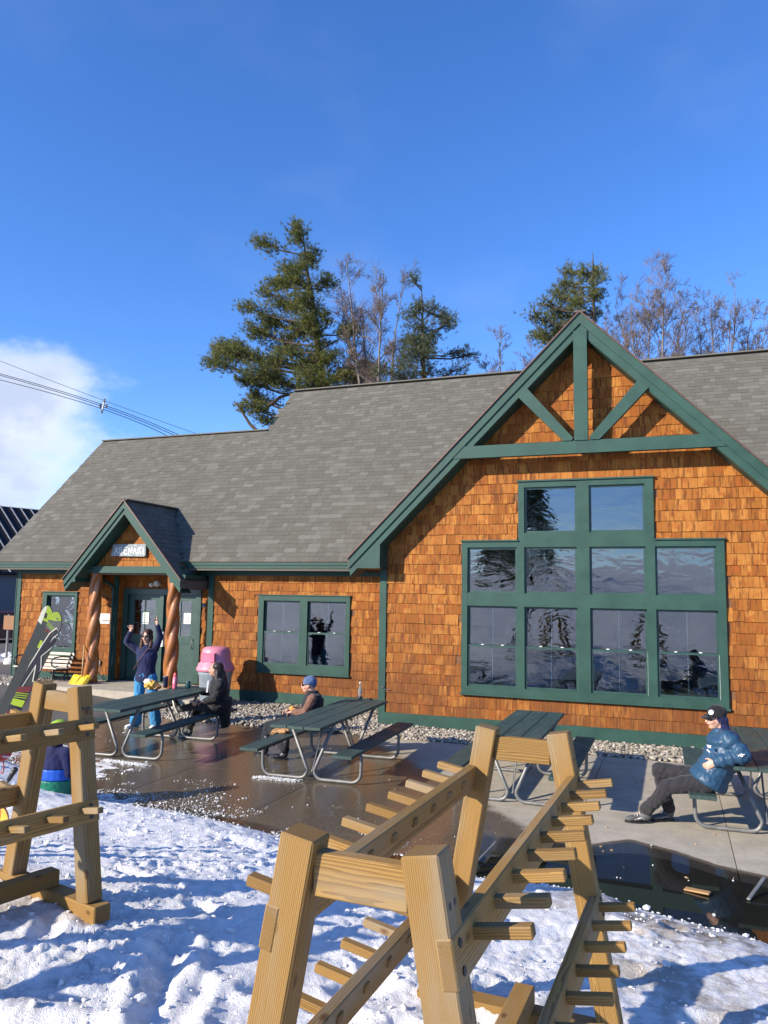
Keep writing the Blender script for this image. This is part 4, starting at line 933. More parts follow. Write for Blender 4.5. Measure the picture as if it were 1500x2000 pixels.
# ------------------------------------------------------------------ trees behind the lodge
def tufts(P, D, L, n, spread, wid, seed):
    """Needle tufts: n thin triangles at each point P along D."""
    r = np.random.default_rng(seed); k = len(P)
    d = D[:, None, :] + r.normal(0, spread, (k, n, 3)); d /= np.linalg.norm(d, axis=-1, keepdims=True)
    base = P[:, None, :] + r.normal(0, 0.02, (k, n, 3)); tip = base + d * (L * r.uniform(0.6, 1.2, (k, n, 1)))
    side = np.cross(d, r.normal(0, 1, (k, n, 3))); side /= np.linalg.norm(side, axis=-1, keepdims=True)
    V = np.stack([base - side * wid, base + side * wid, tip], 2).reshape(-1, 3)
    return V, np.arange(k * n * 3).reshape(-1, 3), np.repeat(r.random(k), n)
def evergreen(name, label, Y, trunk_px, pads, mat, seed, dens=1.0, needle=0.19, tw=0.012, r0=0.26, up=0.5, dead=(), nfill=14, fr=17, group='evergreens behind the lodge'):
    """trunk_px: (px,py) from the foot up; pads: (cx,cy,rx,ry) in photo pixels at distance Y, spread in depth about the trunk."""
    r = np.random.default_rng(seed); tr = [at_y(a, b, Y) for a, b in trunk_px]
    foot = np.array([tr[0][0], Y, 0.0]); o = thing(name, foot, label, 'tree', group)
    sc = np.linalg.norm(at_y(601, 700, Y) - at_y(600, 700, Y)); pts = [foot] + tr
    m = MB(); m.tube(pts, [r0 * (1 - 0.93 * i / (len(pts) - 1)) for i in range(len(pts))], 8); m.build('trunk', M['bark_pine'], o, True)
    B = MB(); PP, DD = [], []
    zs = np.array([p[2] for p in pts]); xs = np.array([p[0] for p in pts])
    fill = []
    ys_ = [b for _, b in trunk_px]; xs_ = [a for a, _ in trunk_px]
    for i in range(nfill):
        t = ((i + .5) / nfill); py = ys_[-1] + 42 + t * (760 - ys_[-1]); px = float(np.interp(-py, [-b for b in ys_], xs_)); fill.append((px + r.normal(0, 6 + 16 * t), py, fr * (.55 + .9 * t), fr * .6))
    for cx, cy, rx, ry in pads + fill:
        c = at_y(cx, cy, Y); c[1] += r.normal(0, 0.9); rxw, ryw = rx * sc, ry * sc
        z_att = min(max(c[2] - 0.30 * abs(c[0] - np.interp(c[2], zs, xs)) - 0.3 * ryw, 1.0), zs[-1] * 0.985)
        att = np.array([np.interp(z_att, zs, xs), Y, z_att]); v = c - att; L = np.linalg.norm(v)
        mid = att + v * 0.55 + np.array([0, 0, -0.05 * L]); endp = att + v * 1.15
        B.tube([att, mid, c, endp], [max(.02, .012 * L + .015), .025 + .006 * L, .022, .006], 5)
        nb = int(max(7, 9 * dens * (rxw * ryw) ** 0.5 * 2.2))
        for k in range(nb):
            q = r.normal(0, 1, 3); q /= np.linalg.norm(q); q *= r.random() ** 0.45
            e = c + q * np.array([rxw, 0.8 * rxw, ryw]); f = r.uniform(0.25, 1.0); s = att + v * f if L > 1.2 else c + (att - c) * r.random()
            s = s * .55 + c * .45 if r.random() < .6 else s
            w = e - s; lw = np.linalg.norm(w)
            B.tube([s, s + w * .5 + (0, 0, -.05 * lw), e], [.016, .011, .005], 4, False)
            nt = int(max(6, 15 * dens * min(lw, 1.6))); tt = 1 - r.random(nt) ** 1.6 * 0.75
            P = s + w * tt[:, None] + r.normal(0, 0.15, (nt, 3)); D = w / (lw + 1e-6) * .55 + np.array([0, 0, up]) + r.normal(0, .25, (nt, 3))
            PP.append(P); DD.append(D)
    for line in dead:
        B.tube([at_y(a, b, Y) for a, b in line], [.10 * (1 - .75 * i / (len(line) - 1)) for i in range(len(line))], 6)
    B.build('branches', M['bark_pine'], o)['kind'] = 'stuff'
    PP = np.concatenate(PP); DD = np.concatenate(DD); DD /= np.linalg.norm(DD, axis=1, keepdims=True)
    V, F, rr = tufts(PP, DD, needle, 13, 0.55, tw * .72, seed)
    link('crown', np_mesh('crown', V, F, mat, rnd=rr), None, o)
    return o
pads1 = [(585, 470, 26, 22), (523, 482, 20, 18), (548, 515, 34, 24), (605, 505, 32, 26), (532, 548, 30, 16), (590, 560, 42, 28), (635, 540, 16, 20), (522, 575, 16, 10), (560, 595, 42, 26), (618, 605, 36, 30), (490, 607, 18, 9), (520, 625, 40, 17), (575, 640, 44, 24), (498, 648, 34, 14), (540, 668, 40, 18), (630, 650, 32, 30), (590, 690, 34, 24), (545, 705, 34, 18),
         (400, 664, 16, 10), (424, 672, 22, 13), (448, 684, 26, 16), (468, 697, 34, 22), (500, 722, 36, 20), (455, 722, 30, 16), (530, 742, 34, 16), (560, 755, 26, 14), (665, 630, 24, 16), (690, 650, 14, 14), (640, 705, 40, 22), (690, 712, 36, 16), (728, 718, 22, 10), (610, 735, 34, 16), (660, 738, 40, 14), (700, 738, 34, 12), (480, 770, 16, 16), (500, 800, 26, 14), (520, 822, 18, 9), (475, 740, 20, 10), (605, 470, 14, 14), (640, 755, 60, 14)]
evergreen('pine_tree', 'tallest dark pine with a long limb reaching left, behind the middle ridge', 32.0, [(640, 860), (630, 760), (622, 690), (612, 600), (600, 530), (592, 458)], pads1, M['needle_a'], 11, 1.45, 0.20, 0.012, 0.34, dead=[[(505, 845), (488, 828), (470, 800), (457, 783)], [(470, 800), (478, 782)], [(515, 800), (548, 775), (585, 765), (620, 770)]])
pads2 = [(822, 563, 12, 12), (815, 590, 22, 14), (845, 590, 14, 10), (808, 620, 24, 12), (855, 612, 22, 8), (832, 645, 34, 12), (870, 628, 20, 6), (800, 640, 16, 8), (845, 668, 34, 9), (885, 633, 18, 5), (810, 672, 26, 10), (900, 668, 14, 5), (840, 692, 30, 9), (790, 665, 14, 7), (880, 672, 20, 5), (852, 715, 44, 9), (800, 712, 30, 8), (895, 722, 22, 6), (840, 735, 60, 8), (900, 740, 24, 6), (775, 738, 34, 8)]
evergreen('spruce_tree', 'open layered spruce standing right of the bare trees, behind the ridge', 31.0, [(828, 860), (828, 760), (826, 650), (823, 556)], pads2, M['needle_b'], 12, 1.35, 0.16, 0.010, 0.22, 0.3, nfill=7, fr=9)
pads3 = [(1160, 510, 12, 12), (1140, 535, 12, 10), (1100, 545, 22, 18), (1085, 570, 26, 16), (1160, 560, 18, 12), (1120, 575, 26, 16), (1172, 585, 16, 8), (1060, 595, 20, 8), (1095, 605, 36, 14), (1150, 600, 24, 10), (1050, 625, 18, 6), (1080, 640, 32, 10), (1035, 645, 14, 5), (1110, 640, 34, 12), (1070, 660, 34, 10), (1140, 535, 10, 16), (1165, 535, 16, 12), (1100, 520, 12, 8)]
evergreen('pine_tree', 'yellow-green pine with a thin dark top rising behind the gable peak', 34.0, [(1168, 860), (1165, 720), (1160, 620), (1158, 494)], pads3, M['needle_a'], 13, 1.35, 0.19, 0.011, 0.24, nfill=6, fr=14)

def bare_tree(name, label, Y, foot_px, ends, seed, r0=0.16, lv=4, zf=0.0):
    """A leafless tree: leaders from the foot to measured tops, then forking limbs and fine twigs."""
    r = np.random.default_rng(seed); f = at_y(foot_px, 800, Y); foot = np.array([f[0], Y, zf]); o = thing(name, foot, label, 'tree', 'bare trees behind the lodge')
    m, T = MB(), MB()
    def limb(p, d, L, rad, k):
        n = 3; pts = [p]; dd = d.copy()
        for i in range(n):
            dd = dd + r.normal(0, 0.10, 3) + np.array([0, 0, 0.05]); dd /= np.linalg.norm(dd); pts.append(pts[-1] + dd * L / n)
        (m if rad > 0.018 else T).tube(pts, [rad, rad * .85, rad * .68, rad * .5], 5 if rad > .03 else 3, False)
        if k == 0: return
        for i in range(5 if k > 1 else 5):
            t = r.uniform(.25, 1.0); j = min(int(t * n), n - 1); q = pts[j] + (pts[j + 1] - pts[j]) * (t * n - j)
            side = np.cross(dd, r.normal(0, 1, 3)); side /= np.linalg.norm(side); a = r.uniform(.35, .8)
            limb(q, dd * math.cos(a) + side * math.sin(a), L * r.uniform(.42, .68), max(rad * .5, .0045), k - 1)
    for ex, ey in ends:
        e = at_y(ex, ey + 22, Y) + np.array([0, r.normal(0, 0.8), 0]); fork = foot + np.array([0, 0, 0.22 * e[2] * r.uniform(.8, 1.2)])
        v = e - fork; pts = [foot, fork]; n = 7
        for i in range(1, n + 1):
            t = i / n; pts.append(fork + v * t + np.array([-(t - t * t) * v[0] * .35, r.normal(0, .05), (t - t * t) * abs(v[0]) * .2]) + r.normal(0, .06, 3))
        rad = [r0, r0 * .8] + [r0 * .75 * (1 - .88 * i / n) for i in range(1, n + 1)]
        m.tube(pts, rad, 6, False); L0 = np.linalg.norm(v)
        for i in range(30):
            t = r.uniform(.25, .97); j = 1 + min(int(t * n), n - 1); q = pts[j] + (pts[j + 1] - pts[j]) * r.random()
            d = v / L0; side = np.cross(d, r.normal(0, 1, 3)); side /= np.linalg.norm(side); a = r.uniform(.35, .75)
            limb(q, d * math.cos(a) + side * math.sin(a), r.uniform(.7, 1.7) * (1.15 - .6 * t), max(rad[j] * .45, .010), lv - 1)
    m.build('trunk', M['bark_bare'], o, True)
    if T.v: T.build('twigs', M['twig'], o)
bare_tree('bare_tree', 'bare branching tree close to the right side of the tallest pine', 32.5, 735, [(655, 520), (700, 508), (672, 560), (718, 580)], 21, 0.17)
bare_tree('bare_tree', 'bare grey tree between the tallest pine and the spruce', 32.0, 738, [(765, 520), (800, 560), (745, 545), (790, 640)], 22, 0.15)
bare_tree('bare_tree', 'small low bare tree left of the gable peak', 33.0, 985, [(950, 705), (985, 655), (1015, 670), (1035, 690)], 23, 0.11)
bare_tree('bare_tree', 'wide multi-stemmed bare tree just right of the gable peak', 33.5, 1262, [(1205, 560), (1235, 545), (1268, 535), (1300, 560), (1335, 570), (1180, 600), (1345, 620), (1220, 600), (1310, 540)], 24, 0.13)
bare_tree('bare_tree', 'tall bare tree at the right edge of the picture', 34.0, 1400, [(1440, 530), (1480, 560), (1390, 590), (1500, 600), (1420, 610), (1365, 610), (1465, 640)], 25, 0.13)
# evergreens up the slope behind the photographer; they show only as reflections in the lodge windows
def far_fir(x, y, h, seed, label):
    z0 = float(snow_base(np.array([float(x)]), np.array([float(y)]))[1][0]); r = np.random.default_rng(seed)
    o = thing('fir_tree', (x, y, z0), label, 'tree', 'firs on the snow slope')
    m = MB(); m.tube([(x, y, z0 - .3), (x, y, z0 + h)], [.2, .02], 6); m.build('trunk', M['bark_pine'], o)
    n = 2600; t = r.random(n) ** .7; a = r.uniform(0, 6.28, n); rad = (1 - t) * h * .24 * r.uniform(.35, 1, n)
    P = np.stack([x + rad * np.cos(a), y + rad * np.sin(a), z0 + h * (.08 + .92 * t) - rad * .35], 1); D = np.stack([np.cos(a), np.sin(a), np.full(n, .1)], 1)
    V, F, rr = tufts(P, D, .55, 5, .5, .06, seed); link('crown', np_mesh('crown', V, F, M['needle_b'], rnd=rr), None, o)
for i, (x, y, h, lb) in enumerate([(-12, -44, 13, 'taller dark fir on the snow slope, seen reflected in the upper left pane'), (-15.8, -48, 10, 'shorter dark fir beside the tall one, seen only reflected in the window')]): far_fir(x, y, h, 60 + i, lb)

# ------------------------------------------------------------------ overhead cables
def cable(pxs, Y0, label, rad=0.016):
    a, b, c = (at_y(px, py, Y) for (px, py), Y in zip(pxs, Y0))
    pts = []
    for i in range(25):                                            # a sagging curve through the three measured points
        t = i / 24 * 2; pts.append(a * (t - 1) * (t - 2) / 2 - b * t * (t - 2) + c * t * (t - 1) / 2)
    d = pts[0] - pts[1]; pts = [pts[0] + d * 3] + pts
    m = MB(); m.tube(pts, rad, 5); tag(m.build('power_cable', M['cable'], None, True), label, 'cable', 'overhead cables')
cable([(0, 705), (205, 783), (392, 850)], (26, 28, 30), 'topmost thin overhead cable above the left roof', .011)
cable([(0, 730), (202, 791), (352, 851)], (26, 28, 30), 'second overhead cable from the top, just over a near twin')
cable([(0, 733), (200, 794), (346, 853)], (26, 28, 30), 'third overhead cable from the top, close under its twin')
cable([(0, 742), (197, 798), (330, 853)], (26, 28, 30), 'lowest of the overhead cables above the left roof')
sp = thing('cable_spacer', at_y(202, 791, 28), 'pale spacer with small insulators clamping the overhead cables', 'insulator')
m = MB(); m.bar(at_y(205, 779, 28), at_y(199, 804, 28), .05, .05, up=(0, 1, 0)); m.build('bracket', M['galv'], sp)
for a in ((196, 793), (208, 792), (204, 782), (199, 803)): m = MB(); m.lathe([(.03, -.10), (.055, -.05), (.04, 0), (.055, .04), (.02, .09)], at_y(*a, 28), 8); m.build('insulator', M['galv'], sp)

# ------------------------------------------------------------------ the dark metal barn beyond the left end
bx = at_y(0, 1250, 33)
barn = thing('barn', (bx[0], 33, 0), 'low blue-grey barn with black ribbed metal roof at left edge', 'building')
U = np.array([.31, .951, 0]); Dn = np.array([.951, -.31, 0]); R0 = at_y(40, 992, 36)
def roof_face(O, run, drop, L, name):
    a = O - U * L; b = O + U * L; c = b + Dn * run - np.array([0, 0, drop]); d = a + Dn * run - np.array([0, 0, drop])
    Nn = np.cross(U, Dn * run - np.array([0, 0, drop])); Nn /= np.linalg.norm(Nn); Nn = Nn if Nn[2] > 0 else -Nn
    m = MB(); m.add(np.array([a, b, c, d, a - (0, 0, .15), b - (0, 0, .15), c - (0, 0, .15), d - (0, 0, .15)]), [(0, 1, 2, 3), (7, 6, 5, 4), (0, 4, 5, 1), (1, 5, 6, 2), (2, 6, 7, 3), (3, 7, 4, 0)])
    rf = m.build(name, M['metalroof'], barn); n = int(2 * L / .62)
    for i in range(n):
        p = a + U * (i + .5) * .62 + Nn * .02; m = MB(); m.bar(p, p + Dn * run - np.array([0, 0, drop]), .06, .06, up=Nn); m.build('roof_rib', M['rib'], rf)
    return c, d
c, d = roof_face(R0, 3.6, 2.7, 9, 'metal_roof')
p = (c + d) / 2 - np.array([0, 0, .35]); c2, d2 = roof_face(p, 2.2, 1.0, 9, 'lean_to_roof')
m = MB(); m.bar((c + d) / 2 - U * 9 - (0, 0, .25), (c + d) / 2 + U * 9 - (0, 0, .25), .1, .35); m.build('fascia', M['black'], barn)
w0 = (c2 + d2) / 2 - Dn * .35
m = MB(); m.bar(w0 - U * 8.8 - (0, 0, w0[2] / 2 - .1), w0 + U * 8.8 - (0, 0, w0[2] / 2 - .1), .2, w0[2] - .2); m.build('wall', M['greywall'], barn)
# parked car in front of the barn, only its dark flank shows
cp = at_z(-6, 1262, 0); car = thing('parked_car', cp, 'dark maroon car parked before the barn at the far left edge', 'car')
def cl(x, y, z): return cp + U * x - Dn * y + np.array([0, 0, z])
m = MB(); prof = [(-2.1, .35), (-2.15, .75), (-1.3, .9), (-.7, 1.4), (.8, 1.42), (1.5, .95), (2.1, .85), (2.15, .35)]
m.add([cl(x, -.85, z) for x, z in prof] + [cl(x, .85, z) for x, z in prof], [tuple(range(7, -1, -1)), tuple(range(8, 16))] + [(i, (i + 1) % 8, 8 + (i + 1) % 8, 8 + i) for i in range(8)]); m.build('body', plain('maroon_paint', (.09, .012, .02), .25, coat=.6), car)
m = MB(); m.add([cl(x, -.86, z) for x, z in ((-1.15, .92), (-.62, 1.33), (.75, 1.35), (1.3, .97))] + [cl(x, .86, z) for x, z in ((-1.15, .92), (-.62, 1.33), (.75, 1.35), (1.3, .97))], [(3, 2, 1, 0), (4, 5, 6, 7), (0, 1, 5, 4), (1, 2, 6, 5), (2, 3, 7, 6), (3, 0, 4, 7)]); m.build('window', M['black'], car)
for x in (-1.35, 1.35):
    for y in (-.8, .8): m = MB(); m.lathe([(.02, -.1), (.32, -.1), (.34, 0), (.32, .1), (.02, .1)], cl(x, y, .33), 16, axis=Dn); m.build('wheel', M['black'], car)
s0 = at_z(11, 1302, .12); sgn = thing('sign_post', (s0[0], s0[1], .12), 'small brown sign on a thin grey post at the left edge', 'sign')
m = MB(); m.tube([s0, s0 + (0, 0, at_y(17, 1200, s0[1])[2] - .12)], .035, 8); m.build('post', M['galvd'], sgn)
a, b = at_y(9, 1202, s0[1] - .06), at_y(27, 1230, s0[1] - .06); m = MB(); m.box((a[0], s0[1] - .08, b[2]), (b[0], s0[1] - .05, a[2])); m.build('sign_board', M['brown'], sgn)
q = at_z(3, 1298, .1); me = lumps('snow_heap', [(q[0] + rng.normal(0, .5), q[1] + rng.normal(0, .25), rng.uniform(0, .3), rng.uniform(.1, .28)) for _ in range(60)], M['snow'], 15, 2); me.polygons.foreach_set('use_smooth', np.ones(len(me.polygons), dtype=bool))
tag(link('snow_heap', me), 'low heap of ploughed snow at the left edge', 'snow', kind='stuff')
# ------------------------------------------------------------------ timber ski racks
def dress_rack(o, L=1.84, H=1.27, rails=(1.045, 0.56)):
    """Parts in the rack's own coordinates: x across, y along, z up from the foot beams; the legs lean together at the top."""
    T = M['timber']; k = 0.175; PS = 0.095
    half = lambda z: 0.2075 + (H - z) * k
    for y in (PS / 2, L - PS / 2):
        for s in (-1, 1):
            member('post', (s * (half(0.09) - PS / 2), y, 0.085), (s * (half(H) - PS / 2), y, H), PS, PS, T, o, up=(0, 1, 0), local=True, c=.005)
        zc = H - 0.09; hw = half(zc) - PS - .002
        member('cross_piece', (-hw, y, zc), (hw, y, zc), 0.045, 0.105, T, o, local=True)
        member('foot_beam', (-half(0) - .05, y, 0.045), (half(0) + .05, y, 0.045), .10, .088, T, o, local=True, c=.006)
        for s in (-1, 1):
            for dz in (-.018, .018):
                z = H - .09; b = MB(); b.lathe([(.008, -.004), (.010, .003), (.004, .005)], (s * (half(z) + .001), y + dz, z - .02), 10, axis=(s, 0, k)); b.build('bolt', M['bolt'], o, local=True)
    member('stretcher', (0, .02, .132), (0, L - .02, .132), .088, .085, T, o, local=True, c=.006)
    for zr in rails:
        for s in (-1, 1):
            n = np.array([1 * s, 0, k]); n /= np.linalg.norm(n); upv = np.array([-s * k, 0, 1.0]); upv /= np.linalg.norm(upv)
            x = half(zr) - .016
            ra = np.array([s * x, -.003, zr]); rb = np.array([s * x, L + .003, zr])
            member('rail', ra, rb, .040, .112, T, o, up=tuple(upv), local=True)
            for i in range(9):
                y = .165 + i * .20 - (.02 if zr < 1 else 0)
                if y > L + .1: continue
                base = np.array([s * x, y, zr + .012]) - n * .03; j = random.uniform(-.004, .004)
                member('peg', base, base + n * (.195 + j), .030, .036, T, o, up=(0, 1, 0), local=True, c=.003)
                if s == -1 or zr < 1:
                    m = MB(); q = np.array([s * x, y, zr + .012]) - n * .0203; m.bar(q - n * .001, q + n * .002, .030, .016, up=(0, 1, 0)); m.build('peg_hole', M['bolt'], o, local=True)
            for y in (PS / 2, L - PS / 2):
                for dz in (-.03, .03):
                    q = np.array([s * x, y, zr]) + upv * dz + n * .021; b = MB(); b.lathe([(.009, -.004), (.011, .002), (.004, .004)], q, 10, axis=n); b.build('bolt', M['bolt'], o, local=True)
rk = thing('ski_rack', (-.718, 1.765, .53), 'empty timber ski rack with two rows of pegs in the right foreground', 'ski rack', 'timber ski racks', rz=math.radians(-2.45))
dress_rack(rk)
axd = np.array([.235, .972]); e0 = np.array([-3.20, 3.53]); st = e0 - axd * 1.84
rk2 = thing('ski_rack', (st[0], st[1], .70), 'timber ski rack cut off by the left edge, holding a pair of skis', 'ski rack', 'timber ski racks', rz=-math.atan2(axd[0], axd[1]))
dress_rack(rk2, H=1.165, rails=(.945, .53))

# ------------------------------------------------------------------ picnic tables
def dress_table(o, L=2.65):
    P = M['table']
    for i in (-1, 0, 1): member('top_plank', (i * .228, 0, .742), (i * .228, L, .742), .222, .038, P, o, local=True)
    for s in (-1, 1):
        member('bench_plank', (s * .625, 0, .432), (s * .625, L, .432), .255, .038, P, o, local=True)
    for y in (.52, L - .55):
        for s in (-1, 1):
            m = MB()
            def arc(c, r, a0, a1, n=6): return [(s * c[0] + s * r * math.cos(math.radians(a0 + (a1 - a0) * i / n)), y, c[1] + r * math.sin(math.radians(a0 + (a1 - a0) * i / n))) for i in range(n + 1)]
            pts = [(s * .30, y, .715), (s * .055, y, .15)] + arc((.155, .130), .105, 165, 270, 6)[1:] + arc((.565, .145), .12, 270, 360) + [(s * .69, y, .32)] + arc((.60, .33), .085, 0, 90, 5)[1:] + [(s * .52, y, .412)]
            m.tube(pts, .0215, 10); m.build('tube_leg', M['galv'], o, True, local=True)
        m = MB(); m.bar((-.32, y, .708), (.32, y, .708), .05, .028); m.build('top_brace', M['galv'], o, local=True)
        m = MB(); m.bar((0, y + .03, .10), (0, y + (.45 if y < 1 else -.45), .70), .018, .03); m.build('diagonal_brace', M['galv'], o, local=True)
TABLES = [((-7.44, 8.80), 3.7, 'green plank picnic table nearest the entrance with cups and snacks'), ((-4.375, 8.70), 2.0, 'green picnic table with a lone clear bottle at its far end'),
          ((-1.79, 8.68), 0.0, 'green picnic table partly hidden behind the foreground ski rack'), ((0.88, 8.52), 0.8, 'green picnic table cut off by the right edge')]
tables = []
for i, ((x, y), a, lb) in enumerate(TABLES):
    o = thing('picnic_table', (x, y, 0), lb, 'picnic table', 'green picnic tables on the patio', rz=math.radians(a))
    if i == 0: dress_table(o); proto = o
    else:
        for ch in list(proto.children):
            c = ch.copy(); C.objects.link(c); c.parent = o
    tables.append(o)

# ------------------------------------------------------------------ things on and round the tables
def lathe_thing(name, loc, prof, mat, label, cat, part, n=18):
    o = thing(name, loc, label, cat); m = MB(); m.lathe(prof, loc, n); m.build(part, mat, o, True); return o
def ontable(px, py): return at_z(px, py, .762)
p = ontable(323, 1343); o = lathe_thing('tumbler', p, [(.032, 0), (.036, .01), (.043, .17), (.044, .175)], plain('navy_steel', (.02, .03, .07), .35, metal=.3), 'dark navy tumbler standing on the left picnic table', 'tumbler', 'body')
m = MB(); m.lathe([(.045, 0), (.046, .012), (.03, .018)], p + (0, 0, .175), 18); m.build('lid', M['galv'], o, True)
p = ontable(341, 1345); pk = plain('pink_steel', (.75, .16, .25), .35); o = lathe_thing('bottle', p, [(.034, 0), (.037, .01), (.037, .17), (.028, .20)], pk, 'pink drink bottle with a coral cap on the left table', 'bottle', 'body')
m = MB(); m.lathe([(.027, 0), (.027, .035), (.018, .045), (.016, .065)], p + (0, 0, .198), 16); m.build('cap', plain('coral', (.75, .12, .12), .45), o, True)
m = MB(); m.bar(p + (-.012, -.0375, .09), p + (.015, -.0375, .15), .012, .002, up=(0, -1, 0)); m.build('mark', M['white'], o)
p = ontable(367, 1344); o = lathe_thing('mug', p, [(.038, 0), (.043, .01), (.043, .11), (.040, .115)], plain('teal_enamel', (.02, .08, .08), .3), 'short dark green mug on the left table by the seated woman', 'mug', 'body')
m = MB(); m.tube([p + (.042, 0, .085), p + (.07, 0, .08), p + (.07, 0, .045), p + (.042, 0, .035)], .007, 6); m.build('handle', plain('teal_handle', (.02, .08, .08), .3), o, True)
# rumpled snack bag
p = ontable(297, 1346); o = thing('snack_bag', p, 'crumpled yellow and white snack bag on the left table', 'snack bag')
def crumple(c, rad, mat, seed, name, par, R=None):
    bm = bmesh.new(); bmesh.ops.create_icosphere(bm, subdivisions=3, radius=1.0); r = random.Random(seed)
    for v in bm.verts:
        f = 1 + .22 * math.sin(7 * v.co.x + seed) * math.sin(6 * v.co.y + 2 * seed) * math.cos(5 * v.co.z) + r.uniform(-.08, .08); v.co = Vector((v.co.x * rad[0] * f, v.co.y * rad[1] * f, v.co.z * rad[2] * f)) + Vector([float(q) for q in c])
    me = bpy.data.meshes.new(name); bm.to_mesh(me); bm.free(); return link(name, me, mat, par)
crumple(p + (-.02, 0, .07), (.13, .10, .08), plain('bag_yellow', (.55, .33, .06), .35, var=.5, scale=20), 1, 'wrapper', o); crumple(p + (-.07, -.02, .12), (.07, .06, .05), M['white'], 2, 'wrapper_fold', o); crumple(p + (.06, .02, .04), (.10, .07, .045), plain('bag_brown', (.32, .15, .05), .4, var=.4, scale=20), 3, 'wrapper_fold', o)
# clear bottle at the far end of the second table
p = ontable(703, 1365); o = thing('bottle', p, 'clear glass bottle with dark dregs on the second table', 'bottle')
g = NT('clear_bottle'); g.col((.85, .88, .88)).rough(.03).p('Transmission Weight', .85).p('IOR', 1.3)
m = MB(); m.lathe([(.032, .04), (.034, .05), (.034, .13), (.014, .19), (.013, .235)], p, 16); m.build('body', g.m, o, True)
m = MB(); m.lathe([(.03, 0), (.0345, .006), (.0345, .042), (.02, .046)], p, 16); m.build('contents', M['black'], o, True)
m = MB(); m.lathe([(.015, 0), (.015, .02), (.01, .022)], p + (0, 0, .236), 12); m.build('cap', M['white'], o, True)
p = ontable(722, 1366); o = thing('lid', p, 'flat dark lid lying beside the clear bottle', 'lid'); m = MB(); m.lathe([(.045, 0), (.05, .006), (.048, .014)], p, 16); m.build('disc', M['black'], o, True)

# trash can with the pink dome
p = np.array([-9.07, 14.25, 0.02]); o = thing('trash_can', p, 'grey trash can with a pink domed lid by the lodge wall', 'trash can')
m = MB(); m.lathe([(.27, 0), (.30, .04), (.345, .62), (.36, .64), (.36, .72), (.33, .74)], p, 28); m.build('bin', M['greyplastic'], o, True)
m = MB(); m.lathe([(.375, .70), (.40, .72), (.40, .77), (.375, .80), (.36, .86), (.315, .90), (.30, 1.08), (.285, 1.15), (.24, 1.195), (.10, 1.215)], p, 28); m.build('lid', M['pink'], o, True)
m = MB(); m.box((p[0] - .16, p[1] - .325, .93), (p[0] + .16, p[1] - .22, 1.11)); m.build('flap', plain('pink_flap', (.55, .13, .22), .5), o)
# park bench with black iron arms
bq = np.array([-13.86, 14.42, .18]); o = thing('park_bench', bq, 'cream slatted park bench with black iron arms under the left window', 'bench')
for i in range(4): z = .42 + i * .088 + .18; y = 14.58 + i * .035; member('slat', (-14.50, y, z), (-13.22, y, z), .022, .062, M['cream'], o, up=(0, -.37, .93), c=.003)
for i in range(4): y = 14.16 + i * .105; member('slat', (-14.50, y, .575 - i * .006), (-13.22, y, .575 - i * .006), .085, .022, M['cream'], o, c=.003)
for x in (-14.42, -13.30):
    m = MB(); m.tube([(x, 14.66, .18), (x, 14.58, .40), (x, 14.55, .55), (x, 14.62, .75), (x, 14.69, .90)], .022, 8)
    m.tube([(x, 14.02, .18), (x, 14.10, .32), (x, 14.13, .50), (x, 14.12, .56)], .022, 8); m.tube([(x, 14.13, .53), (x, 14.56, .50)], .018, 8)
    m.tube([(x, 14.63, .80), (x, 14.40, .83), (x, 14.16, .82), (x, 14.06, .76), (x, 14.07, .66), (x, 14.16, .60), (x, 14.26, .62)], .016, 8)
    m.tube([(x, 14.12, .46), (x, 14.24, .34), (x, 14.42, .34), (x, 14.55, .44)], .014, 8); m.build('iron_end', M['black'], o, True)
# yellow shovel leaning on the carved post
sp = at_y(148, 1334, 14.05); o = thing('snow_shovel', (sp[0], 14.05, .2), 'yellow snow shovel leaning against the left carved post', 'shovel')
e = np.array([-12.66, 14.36, 1.12]); b0 = np.array([sp[0] + .12, 14.10, .44]); m = MB(); m.tube([b0, b0 * .5 + e * .5 + (0, 0, .02), e], .017, 8); m.build('handle', M['handle'], o, True)
m = MB(); c0 = np.array([sp[0], 14.05, .20]); nx, nz = 9, 6; G = []
for j in range(nz):
    for i in range(nx):
        u = (i / (nx - 1) - .5) * .52; v = j / (nz - 1); G.append(c0 + (u + .04 * v, -.05 + .16 * v - .10 * (1 - (u / .26) ** 2) * (1 - v * .6) + .05, v * .27 + .012 * math.cos(u * 40)))
G = np.array(G); F = [(j * nx + i, j * nx + i + 1, (j + 1) * nx + i + 1, (j + 1) * nx + i) for j in range(nz - 1) for i in range(nx - 1)]
me = np_mesh('blade', G, np.array(F), M['yellow'], smooth=True); bl = link('blade', me, None, o); so = bl.modifiers.new('thick', 'SOLIDIFY'); so.thickness = .008
m = MB()
for u in (-.16, 0, .16): m.bar(c0 + (u, -.085, .01), c0 + (u + .04, .075, .26), .012, .014, up=(0, -1, .5))
m.build('rib', M['yellow'], o)

